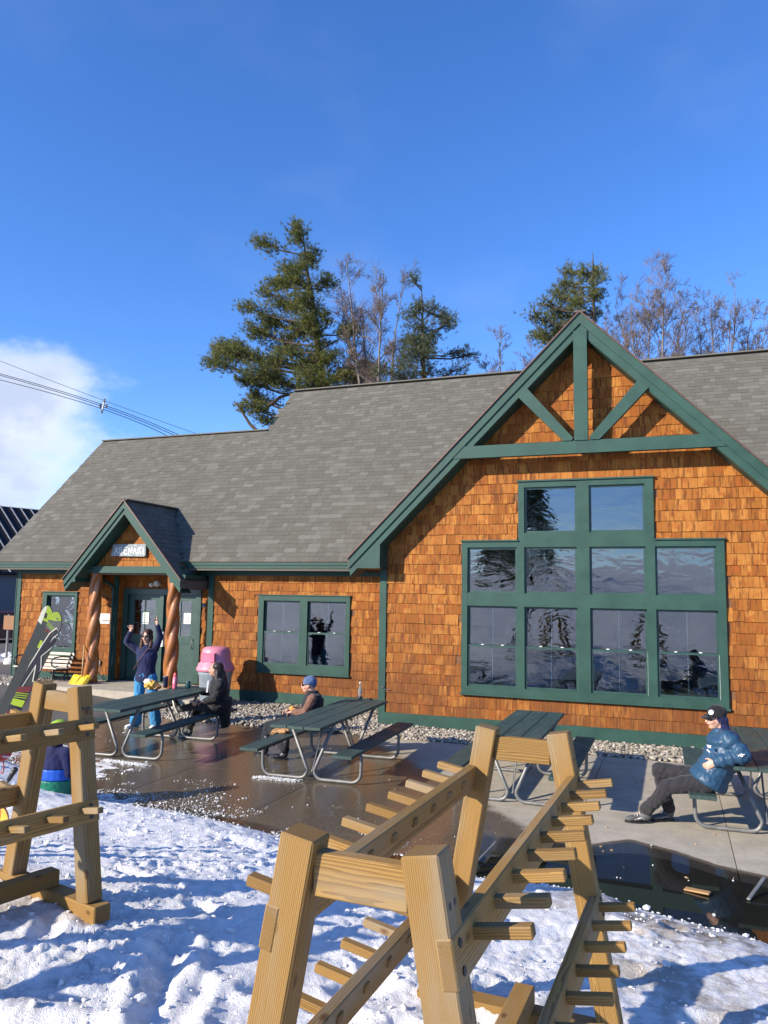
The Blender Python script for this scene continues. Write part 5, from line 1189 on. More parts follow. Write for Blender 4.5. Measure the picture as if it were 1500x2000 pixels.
# interior things glimpsed through the big window
def in_table(x0, x1, y, label):
    o = thing('dining_table', ((x0 + x1) / 2, y, .12), label, 'table'); member('top', (x0, y, .80), (x1, y, .80), .60, .04, M['pine_in'], o)
    for yy in (y - .42, y + .55): member('bench', (x0, yy, .56), (x1, yy, .56), .26, .04, M['pine_in'], o)
    for x in (x0 + .3, x1 - .3): m = MB(); m.box((x - .04, y - .55, .12), (x + .04, y + .55, .18)); m.box((x - .04, y - .04, .18), (x + .04, y + .04, .78)); m.build('leg', M['pine_in'], o)
in_table(-3.5, -2.45, 14.25, 'pine table inside the window, seen through its lower left pane'); in_table(-.3, 1.7, 14.3, 'pine table inside the window, seen through its lower right pane')
lp = at_y(1338, 1104, 15.6); o = thing('pendant_lamp', lp, 'pale dome pendant lamp hanging inside the upper right pane', 'lamp')
m = MB(); m.lathe([(.03, .12), (.10, .09), (.24, .03), (.30, -.03), (.29, -.035)], lp, 24); m.build('shade', M['white'], o, True); m = MB(); m.tube([lp + (0, 0, .12), lp + (0, 0, 2.2)], .008, 6); m.build('cord', M['white'], o)

# ------------------------------------------------------------------ skis on the left rack
SKC = {k: plain('ski_' + k, v, .25, var=.06, coat=.3) for k, v in dict(lime=(.30, .42, .02), black=(.018, .018, .024), grey=(.09, .10, .09), cream=(.62, .60, .48), maroon=(.13, .018, .02), dark=(.035, .04, .035), red=(.50, .05, .02), yellow=(.80, .55, .05), orange=(.65, .16, .02)).items()}
def ski(o, foot, tip, nrm, wid, spec, base='dark'):
    """A ski from foot to tip; the print is thin layers laid on its top face."""
    foot, tip, nrm = (np.asarray(q, float) for q in (foot, tip, nrm)); T = tip - foot; L = np.linalg.norm(T); T /= L
    nrm = nrm - T * (nrm @ T); nrm /= np.linalg.norm(nrm); S = np.cross(T, nrm)
    def hw(t):                                                     # half width along the length, t in metres from the tip
        w = wid / 2 * (1 - .20 * math.sin(min(max((t - .12) / (L - .2), 0), 1) * math.pi)); return w * math.sqrt(max(0, 1 - ((.13 - t) / .13) ** 2)) if t < .13 else w
    def curve(t): return .085 * max(0, (.24 - t) / .24) ** 2
    def P(t, v, h): return tip - T * t + S * v * hw(t) + nrm * (curve(t) * 1.0 + h)
    ts = np.concatenate([np.linspace(0.0, .13, 12), np.linspace(.16, L, 22)])
    rings = [np.array([P(t, -1, 0), P(t, 1, 0), P(t, 1, .012), P(t, -1, .012)]) for t in ts]
    m = MB(); m.loft(rings); b = m.build('ski', SKC[base], o)
    lay_ = 0
    def patch(poly, col, name='print'):
        nonlocal lay_; lay_ += 1; m = MB(); h = .0122 + .0004 * lay_
        V = [P(t, v, h) for t, v in poly]; m.add(V, [tuple(range(len(V)))]); m.build(name, SKC[col], b)
    def band(t0, t1, col, tilt=0.0, v0=-1, v1=1, n=8):
        pts = [(max(.002, t0 + tilt * v), v) for v in np.linspace(v0, v1, n)]; pts2 = [(max(.002, t1 + tilt * v), v) for v in np.linspace(v1, v0, n)]
        nonlocal lay_; lay_ += 1; m = MB(); h = .0122 + .0004 * lay_; k = 6
        V = []
        for a in range(k + 1):
            for v in np.linspace(v0, v1, n): t = max(.002, (t0 + (t1 - t0) * a / k) + tilt * v); V.append(P(t, v, h))
        m.add(V, [(a * n + i, a * n + i + 1, (a + 1) * n + i + 1, (a + 1) * n + i) for a in range(k) for i in range(n - 1)]); m.build('print', SKC[col], b)
    def stroke(pl, hwid, col):
        nonlocal lay_; lay_ += 1; h = .0122 + .0004 * lay_; m = MB(); pts = []
        for (t0, w0), (t1, w1) in zip(pl[:-1], pl[1:]):
            for i in range(5): f = i / 5; pts.append((t0 + (t1 - t0) * f, w0 + (w1 - w0) * f))
        pts.append(pl[-1]); n = len(pts); V = []; lim = lambda t, w: max(-.97 * hw(t), min(.97 * hw(t), w)) / hw(t)
        for i in range(n):
            a, b_ = pts[max(i - 1, 0)], pts[min(i + 1, n - 1)]; d = np.array([b_[0] - a[0], b_[1] - a[1]]); d /= np.linalg.norm(d)
            e = -hwid if i == 0 else (hwid if i == n - 1 else 0); c = np.array(pts[i]) + d * e
            for sg in (-1, 1): q = c + np.array([-d[1], d[0]]) * sg * hwid; V.append(P(q[0], lim(q[0], q[1]), h))
        m.add(V, [(2 * i, 2 * i + 1, 2 * i + 3, 2 * i + 2) for i in range(n - 1)]); m.build('print', SKC[col], b)
    spec(band, patch, stroke); return P, b
SKP = {}
def big_k(band_, patch_, stroke_):
    KS = .66
    def band(t0, t1, col, tilt=0.0, v0=-1, v1=1, n=8): band_(t0 * KS, t1 * KS, col, tilt * KS, v0, v1, n)
    def patch(poly, col): patch_([(t * KS, v) for t, v in poly], col)
    band(.002, .11, 'lime', -.02); band(.11, .235, 'grey', -.03)
    for i in range(3): band(.18 + i * .016, .186 + i * .016, 'lime', .03, -1, .25)
    band(.245, .27, 'maroon', .02); band(.27, .36, 'dark')
    band(.36, .44, 'lime', .0, -1, -.6)
    SH = [([(.10, .026), (.118, .008), (.16, -.004), (.20, -.011), (.30, -.034)], .0135), ([(.185, -.006), (.155, .020), (.125, .036)], .0115), ([(.20, -.004), (.225, .016), (.262, .034)], .0125)]
    SH = [([(.14 + (t - .10) * 2.1, w * 1.15) for t, w in pl], h_ * 1.12) for pl, h_ in SH]
    for col, ex in (('cream', .0065), ('black', 0.0)):
        for pl, hw_ in SH: stroke_(pl, hw_ + ex, col)
    band(.835, .90, 'maroon', -.03); 
    for i in range(3): band(.905 + i * .022, .913 + i * .022, 'lime', -.02)
    band(.975, 1.045, 'lime', -.012); band(1.05, 1.12, 'black'); band(1.12, 1.15, 'maroon'); band(1.16, 1.175, 'cream', .01); band(1.19, 1.21, 'cream', .012)
sk = thing('ski_pair', (-3.9, 3.75, .55), 'wide black and lime skis with a huge outlined K, tips up on the left rack', 'skis')
YS = 4.02
a = at_y(124, 1191, YS); b = at_y(27, 1392, YS - .05); tdir = (b - a) / np.linalg.norm(b - a); f0 = a + tdir * 1.78
P, bsk = ski(sk, f0, a, (.50, -.80, .30), .094, big_k)
a2 = at_y(107, 1180, YS + .06); f2 = a2 + tdir * 1.79
ski(sk, f2, a2, (.50, -.80, .30), .09, lambda band, patch, stroke: (band(.001, .12, 'lime'), band(.02, .16, 'cream', .02, -1, -.35), band(.06, .10, 'black', .0, -.3, .1)))
T = -tdir; nn = np.array([.50, -.80, .30]); nn = nn - T * (nn @ T); nn /= np.linalg.norm(nn)
S = np.cross(T, nn); q = P(.735, -.75, .0235); letters('1800', q, S, T, nn, .014, .030, .005, .004, .0).build('lettering', SKC['grey'], bsk)
for t in (.05,):
    m = MB(); m.lathe([(.006, 0), (.006, .004), (.002, .005)], P(t, .15, .0135), 8, axis=nn); m.build('rivet', M['galv'], bsk)
# second pair, red and yellow, low at the left edge
s2 = thing('ski_pair', at_y(8, 1700, 3.8), 'red and yellow skis low at the left edge behind the rack', 'skis')
a = at_y(24, 1560, 3.95); ski(s2, a + (-.55, .1, -.95), a, (.3, -.9, .3), .11, lambda band, patch, stroke: (band(.001, .2, 'yellow', 0, -.1, 1), band(.001, .3, 'orange', 0, -1, -.1)), 'red')
# red helmet and a ski pole hung at the left edge
hp = at_y(1, 1474, 3.9); o = thing('ski_helmet', hp, 'red ski helmet with a pale stripe and hanging strap at the left edge', 'helmet')
m = MB(); m.ball(hp + (-.01, 0, 0), (.062, .085, .05), 20); m.build('shell', M['red'], o, True); m = MB(); m.lathe([(.0635, -.004), (.066, 0), (.0635, .004)], hp + (-.01, 0, -.002), 24, axis=(.1, .2, 1)); m.build('stripe', M['white'], o, True)
m = MB(); m.tube([hp + (.045, -.02, -.03), hp + (.056, -.02, -.07), hp + (.05, -.02, -.11), hp + (.03, -.02, -.10)], .004, 5); m.build('strap', M['red'], o, True)
pa, pb = at_y(27, 1507, 3.85), at_y(-12, 1570, 3.8); o = thing('ski_pole', pb, 'grey ski pole with black grip crossing the left edge', 'ski pole')
d = pb - pa; m = MB(); m.tube([pa + d * .25, pa + d * 5.5], .009, 8); m.build('shaft', M['galv'], o, True); m = MB(); m.tube([pa - d * .05, pa + d * .05, pa + d * .28], [.017, .016, .013], 8); m.ball(pa - d * .05, .02, 8); m.build('grip', M['black'], o, True)
# boards floating in the puddle
for (px, py), sz, rz, lb, w in (((1362, 1742), (.20, .07), -.3, 'short brown scrap of board floating in the puddle', 'handle'), ((950, 1675), (.34, .02), 1.25, 'thin grey stick standing in the puddle behind the rack', 'galv'), ((1478, 1748), (.33, .03), 1.1, 'pale grey stick half sunk near the right edge of the puddle', 'galv')):
    p = at_z(px, py, .012); v = np.array([math.cos(rz), math.sin(rz), .0]) * sz[0] / 2; o = member('wood_scrap' if w == 'handle' else 'stick', p - v + (0, 0, .004), p + v + (0, 0, .012 if w == 'handle' else .10), sz[1], .014, M[w], None); tag(o, lb, 'wood')
# ------------------------------------------------------------------ people
DG = None
WRINKLE = dict(sweater=.006, trousers=.009, coat=.010, vest=.006, sleeves=.008, jacket=.004, jacket_hem=.006, hair=.007, beanie=.003)
def remesh(name, mb, mat, parent, voxel=0.012, smooth=4):
    """Unite overlapping solids into one continuous, smoothed surface."""
    me = mb.mesh(name + '_raw'); o = bpy.data.objects.new(name, me); C.objects.link(o)
    r = o.modifiers.new('r', 'REMESH'); r.mode = 'VOXEL'; r.voxel_size = voxel; r.use_smooth_shade = True
    s = o.modifiers.new('s', 'SMOOTH'); s.factor = 0.5; s.iterations = smooth
    dg = bpy.context.evaluated_depsgraph_get(); me2 = bpy.data.meshes.new_from_object(o.evaluated_get(dg))
    bpy.data.objects.remove(o); bpy.data.meshes.remove(me)
    me2.name = name; me2.materials.clear(); me2.polygons.foreach_set('use_smooth', np.ones(len(me2.polygons), dtype=bool))
    if name in WRINKLE:                                            # cloth folds and strands: a real displacement along the normals
        n = len(me2.vertices); P = np.empty(n * 3); Nn = np.empty(n * 3); me2.vertices.foreach_get('co', P); me2.vertices.foreach_get('normal', Nn); P = P.reshape(-1, 3); Nn = Nn.reshape(-1, 3)
        r = np.random.default_rng(len(name) + n % 97); d = np.zeros(n)
        for k in range(7):
            w = r.normal(0, 1, 3) * (1, 1, .35 if name == 'hair' else 1.3); w *= r.uniform(28, 62) / np.linalg.norm(w); q = P + .03 * np.sin(P[:, [1, 2, 0]] * 21 + k); d += (np.abs(np.sin(q @ w + r.uniform(0, 6))) - .64) / (1 + .3 * k)
        P = P + Nn * (d * WRINKLE[name] * .6)[:, None]; me2.vertices.foreach_set('co', P.ravel()); me2.update()
    return link(name, me2, mat, parent)
def nrm(v): v = np.asarray(v, float); return v / (np.linalg.norm(v) + 1e-9)
def cap(m, a, b, ra, rb, n=10):
    a = np.asarray(a, float); b = np.asarray(b, float); m.tube([a, b], [ra, rb], n); m.ball(a, ra, n); m.ball(b, rb, n)
def chain(m, pts, rad, n=10):
    for i in range(len(pts) - 1): cap(m, pts[i], pts[i + 1], rad[i], rad[i + 1], n)
def basis(f, up=(0, 0, 1)):
    f = nrm(f); s = nrm(np.cross(f, up)); u = np.cross(s, f); return np.stack([s, f, u], 1)      # columns: right-hand side, forward, up
def ring(c, s, f, rs, rf, n=20): return np.array([np.asarray(c) + s * rs * math.cos(2 * math.pi * i / n) + f * rf * math.sin(2 * math.pi * i / n) for i in range(n)])
def add_head(m, c, R, k=1.0):
    """Skull, jaw, brow, nose, lips, chin and ears about the head's centre; R from basis()."""
    def e(p, r): m.ball(c + R @ (np.array(p) * k), np.array(r) * k, 14, R)
    e((0, -.012, .028), (.074, .092, .092)); e((0, .022, -.030), (.060, .066, .075)); e((0, .045, -.078), (.036, .040, .030)); e((0, .068, .022), (.050, .022, .018))
    e((0, .088, -.052), (.024, .013, .009)); e((.038, .060, -.028), (.022, .026, .022)); e((-.038, .060, -.028), (.022, .026, .022))
    m.tube([c + R @ (np.array((0, .082, .020)) * k), c + R @ (np.array((0, .104, -.012)) * k), c + R @ (np.array((0, .108, -.026)) * k), c + R @ (np.array((0, .084, -.034)) * k)], [.009 * k, .013 * k, .016 * k, .011 * k], 8)
    for s in (-1, 1): e((s * .074, -.008, -.004), (.012, .022, .032))
def add_hand(m, wr, d, pn, thumb_side, curl=.35, index=None, k=1.0):
    """Palm, four unequal bent fingers and a thumb; d points from wrist to fingers, pn out of the palm."""
    d = nrm(d); pn = nrm(pn - d * (np.asarray(pn) @ d)); sd = np.cross(d, pn) * thumb_side
    pc = wr + d * .048 * k; m.ball(pc, (.042 * k, .052 * k, .016 * k), 12, np.stack([sd, d, pn], 1))
    for i, (o, L) in enumerate(((.029, .070), (.010, .079), (-.010, .073), (-.028, .056))):
        p = wr + d * .080 * k + sd * o * k; c = curl if not (i == 0 and index is not None) else index; dd = d.copy(); pts = [p - d * .025 * k, p]
        for s in (.45, .32, .23):
            a = c * 1.15; dd = nrm(dd * math.cos(a) + np.cross(np.cross(dd, pn), dd) * math.sin(a)) if a else dd
            pts.append(pts[-1] + dd * L * s * k)
        chain(m, pts, [.0095 * k, .0095 * k, .0088 * k, .008 * k, .007 * k], 8)
    t0 = wr + d * .025 * k + sd * .032 * k; t1 = t0 + nrm(d * .6 + sd * .7 + pn * .3) * .038 * k; t2 = t1 + nrm(d * .9 + sd * .2 + pn * .45 * (1 + curl)) * .034 * k
    chain(m, [wr + d * .015 * k, t0, t1, t2], [.014 * k, .013 * k, .0105 * k, .0085 * k], 8)
def torso(m, pel, chest, neck, lat, k=1.0, off=0.0, fat=1.0, puff=0.0, hem=0.0, hem_r=1.0, npuff=7, shoulder=1.0):
    """A lofted trunk from pelvis to neck base; off thickens it into clothing, puff quilts it, hem extends it below the pelvis."""
    lat = nrm(lat); pts = [pel, pel * .62 + chest * .38, chest, chest * .35 + neck * .65, neck]; rs = [.165, .140, .172, .165 * shoulder, .065]; rf = [.120, .105, .125, .095, .062]
    ax0 = nrm(pts[1] - pts[0]); st = [(-hem, hem_r)] if hem else []
    N = 34; rings = []; total = [0]
    for a, b in zip(pts[:-1], pts[1:]): total.append(total[-1] + np.linalg.norm(b - a))
    for i in range(N):
        t = -hem + (total[-1] + hem) * i / (N - 1)
        if t < 0: c = pel + ax0 * t; a, b, tx = rs[0] * (1 + (hem_r - 1) * (-t / hem)), rf[0] * (1 + (hem_r - 1) * (-t / hem)), ax0
        else:
            j = min(max(i_ for i_ in range(4) if total[i_] <= t + 1e-9), 3); f = (t - total[j]) / (total[j + 1] - total[j] + 1e-9); f2 = f * f * (3 - 2 * f)
            c = pts[j] * (1 - f) + pts[j + 1] * f; a = rs[j] * (1 - f2) + rs[j + 1] * f2; b = rf[j] * (1 - f2) + rf[j + 1] * f2; tx = nrm(pts[j + 1] - pts[j])
        q = puff * abs(math.sin(math.pi * npuff * i / (N - 1))) ** .6
        fw = nrm(np.cross(tx, lat)); s = nrm(np.cross(fw, tx))
        rings.append(ring(c, s, fw, a * fat * k + off + q, b * fat * k + off + q))
    m.loft(rings)
def puffy(m, a, b, ra, rb, n, amt):
    for i in range(n):
        f0, f1 = i / n, (i + 1) / n; c = a + (b - a) * (f0 + f1) / 2; r = (ra + (rb - ra) * (f0 + f1) / 2); L = np.linalg.norm(b - a) / n
        R = basis(b - a, (0.1, 0.2, 1)); m.ball(c, (r + amt, L * .62, r + amt), 14, R)
    cap(m, a, b, ra * .93, rb * .93)
def glasses(par, c, R, mat, k=1.0):
    m = MB()
    for s in (-1, 1):
        m.ball(c + R @ (np.array((s * .033, .086, .012)) * k), np.array((.031, .014, .023)) * k, 12, R); m.tube([c + R @ (np.array((s * .060, .080, .018)) * k), c + R @ (np.array((s * .078, .03, .018)) * k), c + R @ (np.array((s * .076, -.01, .012)) * k)], .004, 5)
    m.tube([c + R @ (np.array((-.01, .096, .016)) * k), c + R @ (np.array((.01, .096, .016)) * k)], .004, 5); return m.build('sunglasses', mat, par, True)
def lips(par, c, R, k=1.0):
    m = MB(); m.ball(c + R @ (np.array((0, .097, -.052)) * k), np.array((.021, .007, .007)) * k, 10, R); m.build('lips', plain('lips', (.42, .12, .11), .5), par, True)
def shoe(par, ankle, d, mat, sole, up=(0, 0, 1), k=1.0, boot=False, name='shoe'):
    R = basis(d, up); m = MB(); a = np.asarray(ankle, float)
    m.ball(a + R @ np.array((0, .015, -.035)) * k, np.array((.042, .062, .045)) * k, 12, R); m.ball(a + R @ np.array((0, .095, -.052)) * k, np.array((.046, .085, .030)) * k, 12, R); m.ball(a + R @ np.array((0, .15, -.058)) * k, np.array((.042, .045, .026)) * k, 12, R)
    cap(m, a + R @ np.array((0, -.005, -.03)) * k, a + R @ np.array((0, -.02, .03 + (.13 if boot else 0))) * k, .046 * k, .050 * k)
    s = remesh(name, m, mat, par, .008, 3)
    t = MB(); n = 18; pr = [(math.cos(2 * math.pi * i / n), math.sin(2 * math.pi * i / n)) for i in range(n)]
    lo = [a + R @ (np.array((x * .046 * (1 if y > -.2 else .85), .068 + y * .132, -.098)) * k) for x, y in pr]; hi = [p + R @ np.array((0, 0, .022 * k)) for p in lo]
    t.loft([np.array(lo), np.array(hi)]); t.build('sole', sole, s)
    return s
SK = skin_mat('skin_light', (.60, .36, .26)); SK2 = skin_mat('skin_warm', (.55, .31, .21))
LENS = plain('dark_lens', (.012, .012, .014), .12)

def figure(name, label, J, face, pose, skin=SK, kb=.008):
    """J: joints in world coordinates. Builds the bare body as one continuous surface and returns its thing."""
    o = thing(name, (J['pel'][0], J['pel'][1], min(J['anL'][2], J['anR'][2], J['pel'][2]) - .09), label, 'person'); m = MB()
    lat = nrm(J['shR'] - J['shL']); torso(m, J['pel'], J['chest'], J['neck'], lat, fat=.92)
    for s in 'LR':
        chain(m, [J['sh' + s], J['el' + s], J['wr' + s]], [.047, .038, .026]); chain(m, [J['hip' + s], J['kn' + s], J['an' + s]], [.075, .052, .038]); cap(m, J['chest'] * .3 + J['neck'] * .7, J['sh' + s], .055, .050)
    R = basis(face[0], face[1]) if isinstance(face, tuple) and len(face) == 2 and not np.isscalar(face[0]) else basis(face)
    cap(m, J['neck'], J['head'] + R @ np.array((0, -.02, -.05)), .052, .050); add_head(m, J['head'], R)
    for h in pose: add_hand(m, *h)
    b = remesh('body', m, skin, o, kb, 2); return o, R
def y_(px, py, Y): return at_y(px, py, Y)

# --- standing woman with raised arms
Y = 11.45
J = dict(pel=y_(285, 1319, Y), chest=y_(287, 1283, Y), neck=y_(287.5, 1262, Y), head=y_(287.5, 1243, Y - .03),
         shL=y_(303.5, 1267, Y + .02), elL=y_(313, 1243, Y - .05), wrL=y_(307, 1219, Y - .13), shR=y_(270, 1270, Y), elR=y_(247, 1253, Y - .10), wrR=y_(256, 1231, Y - .2),
         hipL=y_(295, 1324, Y), knL=y_(300, 1370, Y - .04), anL=y_(304, 1411, Y + .05), hipR=y_(275, 1324, Y), knR=y_(270, 1370, Y - .06), anR=y_(265, 1411, Y - .05))
J['anL'][2] = .095; J['anR'][2] = .095
fdir = np.array([.15, -1, -.06])
pw, R = figure('person', 'woman in a navy sweater and blue trousers standing with both arms raised', J, fdir,
               [(J['wrL'], np.array([-.25, -.05, 1]), np.array([-.4, -.9, 0]), 1, .9, 0.05), (J['wrR'], np.array([.25, .0, 1]), np.array([.3, -.9, .1]), -1, 1.25)])
navy = fabric('navy_knit', (.010, .014, .055)); blue = fabric('blue_trousers', (.035, .19, .37), fold=.45)
m = MB(); lat = nrm(J['shR'] - J['shL']); torso(m, J['pel'], J['chest'], J['neck'], lat, off=.024, hem=.10, hem_r=1.10)
for s in 'LR': chain(m, [J['chest'] * .35 + J['neck'] * .65, J['sh' + s], J['el' + s], J['el' + s] * .15 + J['wr' + s] * .85], [.06, .070, .058, .042])
m.lathe([(.062, -.02), (.066, .02), (.060, .04)], J['neck'] + (0, 0, .0), 16)
remesh('sweater', m, navy, pw, .011, 4)
m = MB(); cap(m, J['pel'] + (0, 0, .02), J['pel'], .14, .15)
for s in 'LR': chain(m, [J['hip' + s], J['kn' + s], J['an' + s] + (0, 0, .02)], [.112, .082, .105])
m.ball(J['pel'] + (0, 0, -.03), (.185, .135, .12), 16); remesh('trousers', m, blue, pw, .012, 4)
for s, d in (('L', (.2, -1, 0)), ('R', (-.55, -1, 0))): shoe(pw, J['an' + s], np.array(d), M['white'], M['cream'])
hair = fabric('auburn_hair', (.045, .014, .008), 400, .45, .5)
m = MB(); c = J['head']; m.ball(c + R @ np.array((0, -.025, .045)), (.090, .100, .092), 16, R); m.ball(c + R @ np.array((0, -.055, -.03)), (.085, .065, .10), 14, R)
for s in (-1, 1): chain(m, [c + R @ np.array((s * .070, .005, .04)), c + R @ np.array((s * .086, .01, -.06)), c + R @ np.array((s * .088, .035, -.17)), c + R @ np.array((s * .080, .06, -.27))], [.026, .032, .036, .018])
remesh('hair', m, hair, pw, .009, 3); glasses(pw, c, R, LENS); lips(pw, c, R)
m = MB(); a = J['shL'] + np.array([-.02, -.12, .05]); b = J['pel'] + np.array([-.17, -.13, .10]); m.tube([a, a * .5 + b * .5 + (0, -.035, 0), b], .009, 6); m.build('strap', plain('strap', (.10, .05, .05), .7), pw, True)

# --- seated woman in a black coat, facing left over the table
Y = 10.95; q = at_z(424, 1384, .56)
pel = np.array([-6.86, Y, .55])
J = dict(pel=pel, chest=y_(428, 1345, Y), neck=y_(424.5, 1326, Y), head=y_(420.5, 1308, Y), shL=y_(430, 1336, Y - .17), elL=y_(421, 1362, Y - .26), wrL=y_(399, 1370, Y - .20),
         shR=y_(431, 1333, Y + .18), elR=y_(410, 1352, Y + .26), wrR=y_(393, 1352, Y + .20), hipL=pel + (-.02, -.10, -.01), knL=y_(386, 1378, Y - .13), anL=y_(354, 1384, Y - .02), hipR=pel + (-.02, .10, -.01), knR=y_(388, 1384, Y + .12), anR=y_(371, 1411, Y + .12))
J['anR'][2] = .10
fdir = np.array([-1, -.18, .02])
ps, R = figure('person', 'woman with long dark hair in a black coat seated at the left table', J, fdir, [(J['wrL'], np.array([-1, .1, -.35]), np.array([-.2, .1, -1]), -1, .5), (J['wrR'], np.array([-1, -.2, 0]), np.array([0, 0, -1]), 1, .5)], SK2)
coat = fabric('black_coat', (.009, .009, .010), fold=.5, rough=.7); jean = fabric('black_trousers', (.012, .012, .014))
m = MB(); lat = nrm(J['shR'] - J['shL']); torso(m, J['pel'], J['chest'], J['neck'], lat, off=.036)
for s in 'LR': chain(m, [J['chest'] * .35 + J['neck'] * .65, J['sh' + s], J['el' + s], J['el' + s] * .12 + J['wr' + s] * .88], [.07, .078, .066, .052])
m.lathe([(.085, -.03), (.090, .03), (.078, .05)], J['neck'] + (.012, 0, .0), 16)
chain(m, [J['hipL'] + (0, 0, .01), J['hipL'] * .35 + J['knL'] * .65 + (0, 0, .01)], [.13, .095]); chain(m, [J['hipR'] + (0, 0, .01), J['hipR'] * .4 + J['knR'] * .6], [.13, .095])
lo = y_(440, 1421, Y + .06); rings = []
for i in range(9):                                               # the coat tails hanging behind the bench
    f = i / 8; c = (pel + (.05, 0, .14)) * (1 - f) + lo * f; w = .20 - .11 * f; rings.append(ring(c, np.array([1., 0, 0]), np.array([0, 1., 0]), .135 - .085 * f, w * (1 + .05 * math.sin(9 * f))))
m.loft(rings); remesh('coat', m, coat, ps, .012, 4)
m = MB(); chain(m, [J['hipL'], J['knL'], J['anL'] + (.02, 0, 0)], [.098, .072, .056]); chain(m, [J['hipR'], J['knR'], J['anR'] + (0, 0, .06)], [.098, .072, .060]); remesh('trousers', m, jean, ps, .011, 4)
bootm = plain('grey_boot', (.10, .10, .095), .5, var=.4, scale=18)
shoe(ps, J['anL'], np.array([-.35, -.1, .95]), plain('dark_boot', (.03, .03, .032), .45), M['cream'], up=(1, 0, .3), boot=False, name='boot'); shoe(ps, J['anR'], np.array([-1, -.15, 0]), bootm, M['cream'], boot=True, name='boot')
m = MB(); k = J['knL']; m.ball(k + (-.015, -.045, .035), (.055, .04, .045), 12); m.build('bare_knee', SK2, ps, True)
dark = fabric('dark_hair', (.020, .012, .009), 420, .4, .5)
m = MB(); c = J['head']; m.ball(c + R @ np.array((0, -.045, .040)), (.092, .098, .092), 16, R); m.ball(c + R @ np.array((0, -.085, -.05)), (.088, .066, .12), 14, R)
chain(m, [c + R @ np.array((-.055, -.06, -.04)), c + R @ np.array((-.085, -.10, -.18)), c + R @ np.array((-.10, -.13, -.30)), c + R @ np.array((-.07, -.19, -.42))], [.05, .068, .062, .03]); chain(m, [c + R @ np.array((.055, -.06, -.04)), c + R @ np.array((.085, -.08, -.18)), c + R @ np.array((.11, -.07, -.30)), c + R @ np.array((.10, -.06, -.42))], [.05, .062, .055, .025]); chain(m, [c + R @ np.array((0, -.12, -.05)), c + R @ np.array((0, -.17, -.25)), c + R @ np.array((0, -.21, -.44))], [.06, .08, .04])
remesh('hair', m, dark, ps, .009, 3); lips(ps, c, R)
m = MB()
for s in (-1, 1): m.ball(c + R @ np.array((s * .032, .078, .010)), (.013, .010, .006), 8, R)
m.build('eyes', M['black'], ps, True)
m = MB(); m.bar(J['neck'] + (-.12, -.07, -.03), J['chest'] + (-.185, -.06, -.06), .045, .03, up=(-1, -.4, .2)); m.build('scarf_edge', M['white'], ps)

# --- person in blue beanie on the second table's left bench, facing left
Y = 10.55; pel = np.array([-5.10, Y, .545])
J = dict(pel=pel, chest=y_(612, 1372, Y), neck=y_(609.5, 1355, Y), head=y_(603, 1338.5, Y), shL=y_(610, 1366, Y - .16), elL=y_(595, 1392, Y - .22), wrL=y_(572, 1390, Y - .14), shR=y_(612, 1364, Y + .17), elR=y_(592, 1386, Y + .24), wrR=y_(567, 1386, Y + .05),
         hipL=pel + (-.02, -.10, -.01), knL=y_(533, 1424, Y - .16), anL=y_(552, 1466, Y - .12), hipR=pel + (-.02, .10, -.01), knR=y_(524, 1419, Y + .10), anR=y_(519, 1458, Y + .14))
an = at_z(556, 1470, .10); J['anL'] = np.array([an[0], an[1], .10]); an = at_z(518, 1462, .10); J['anR'] = np.array([an[0], an[1], .10])
fdir = np.array([-1, -.30, -.02])
pb, R = figure('person', 'person in a blue beanie and sunglasses leaning back on the second table', J, fdir, [(J['wrL'], np.array([-1, .35, -.2]), np.array([-.2, .3, -1]), -1, .55), (J['wrR'], np.array([-1, -.3, -.2]), np.array([-.1, -.2, -1]), 1, .55)])
vest = fabric('black_vest', (.012, .012, .014), fold=.5); brown = fabric('brown_fleece', (.17, .085, .055)); pants = fabric('black_ski_trousers', (.013, .014, .017), fold=.5)
m = MB(); lat = nrm(J['shR'] - J['shL']); torso(m, J['pel'], J['chest'], J['neck'], lat, off=.034, puff=.008, npuff=6); m.lathe([(.085, -.03), (.088, .03), (.078, .055)], J['neck'] + (.01, 0, 0), 16); remesh('vest', m, vest, pb, .011, 3)
m = MB()
for s in 'LR': chain(m, [J['chest'] * .25 + J['neck'] * .55 + J['sh' + s] * .2, J['sh' + s], J['el' + s], J['el' + s] * .12 + J['wr' + s] * .88], [.06, .074, .062, .046])
remesh('sleeves', m, brown, pb, .011, 4)
m = MB(); m.ball(pel + (0, 0, .0), (.16, .19, .12), 14)
for s in 'LR': chain(m, [J['hip' + s], J['kn' + s], J['an' + s] + (0, 0, .05)], [.105, .085, .074])
remesh('trousers', m, pants, pb, .012, 4)
for s, d in (('L', (-1, -.35, 0)), ('R', (-1, .1, 0))): shoe(pb, J['an' + s], np.array(d), plain('black_boot', (.015, .015, .016), .4), M['black'], boot=True, name='boot')
bean = fabric('blue_beanie', (.075, .12, .23), 160, .9, .6)
m = MB(); c = J['head']; R2 = basis(fdir, (.28, 0, 1)); m.ball(c + R2 @ np.array((0, -.02, .062)), (.088, .104, .082), 18, R2); m.lathe([(.086, -.022), (.092, 0), (.090, .03), (.08, .04)], c + R2 @ np.array((0, -.012, .042)), 20, axis=R2[:, 2]); m.ball(c + R2 @ np.array((0, -.075, .03)), (.06, .05, .07), 12, R2)
remesh('beanie', m, bean, pb, .008, 2); glasses(pb, c, R, LENS); lips(pb, c, R)
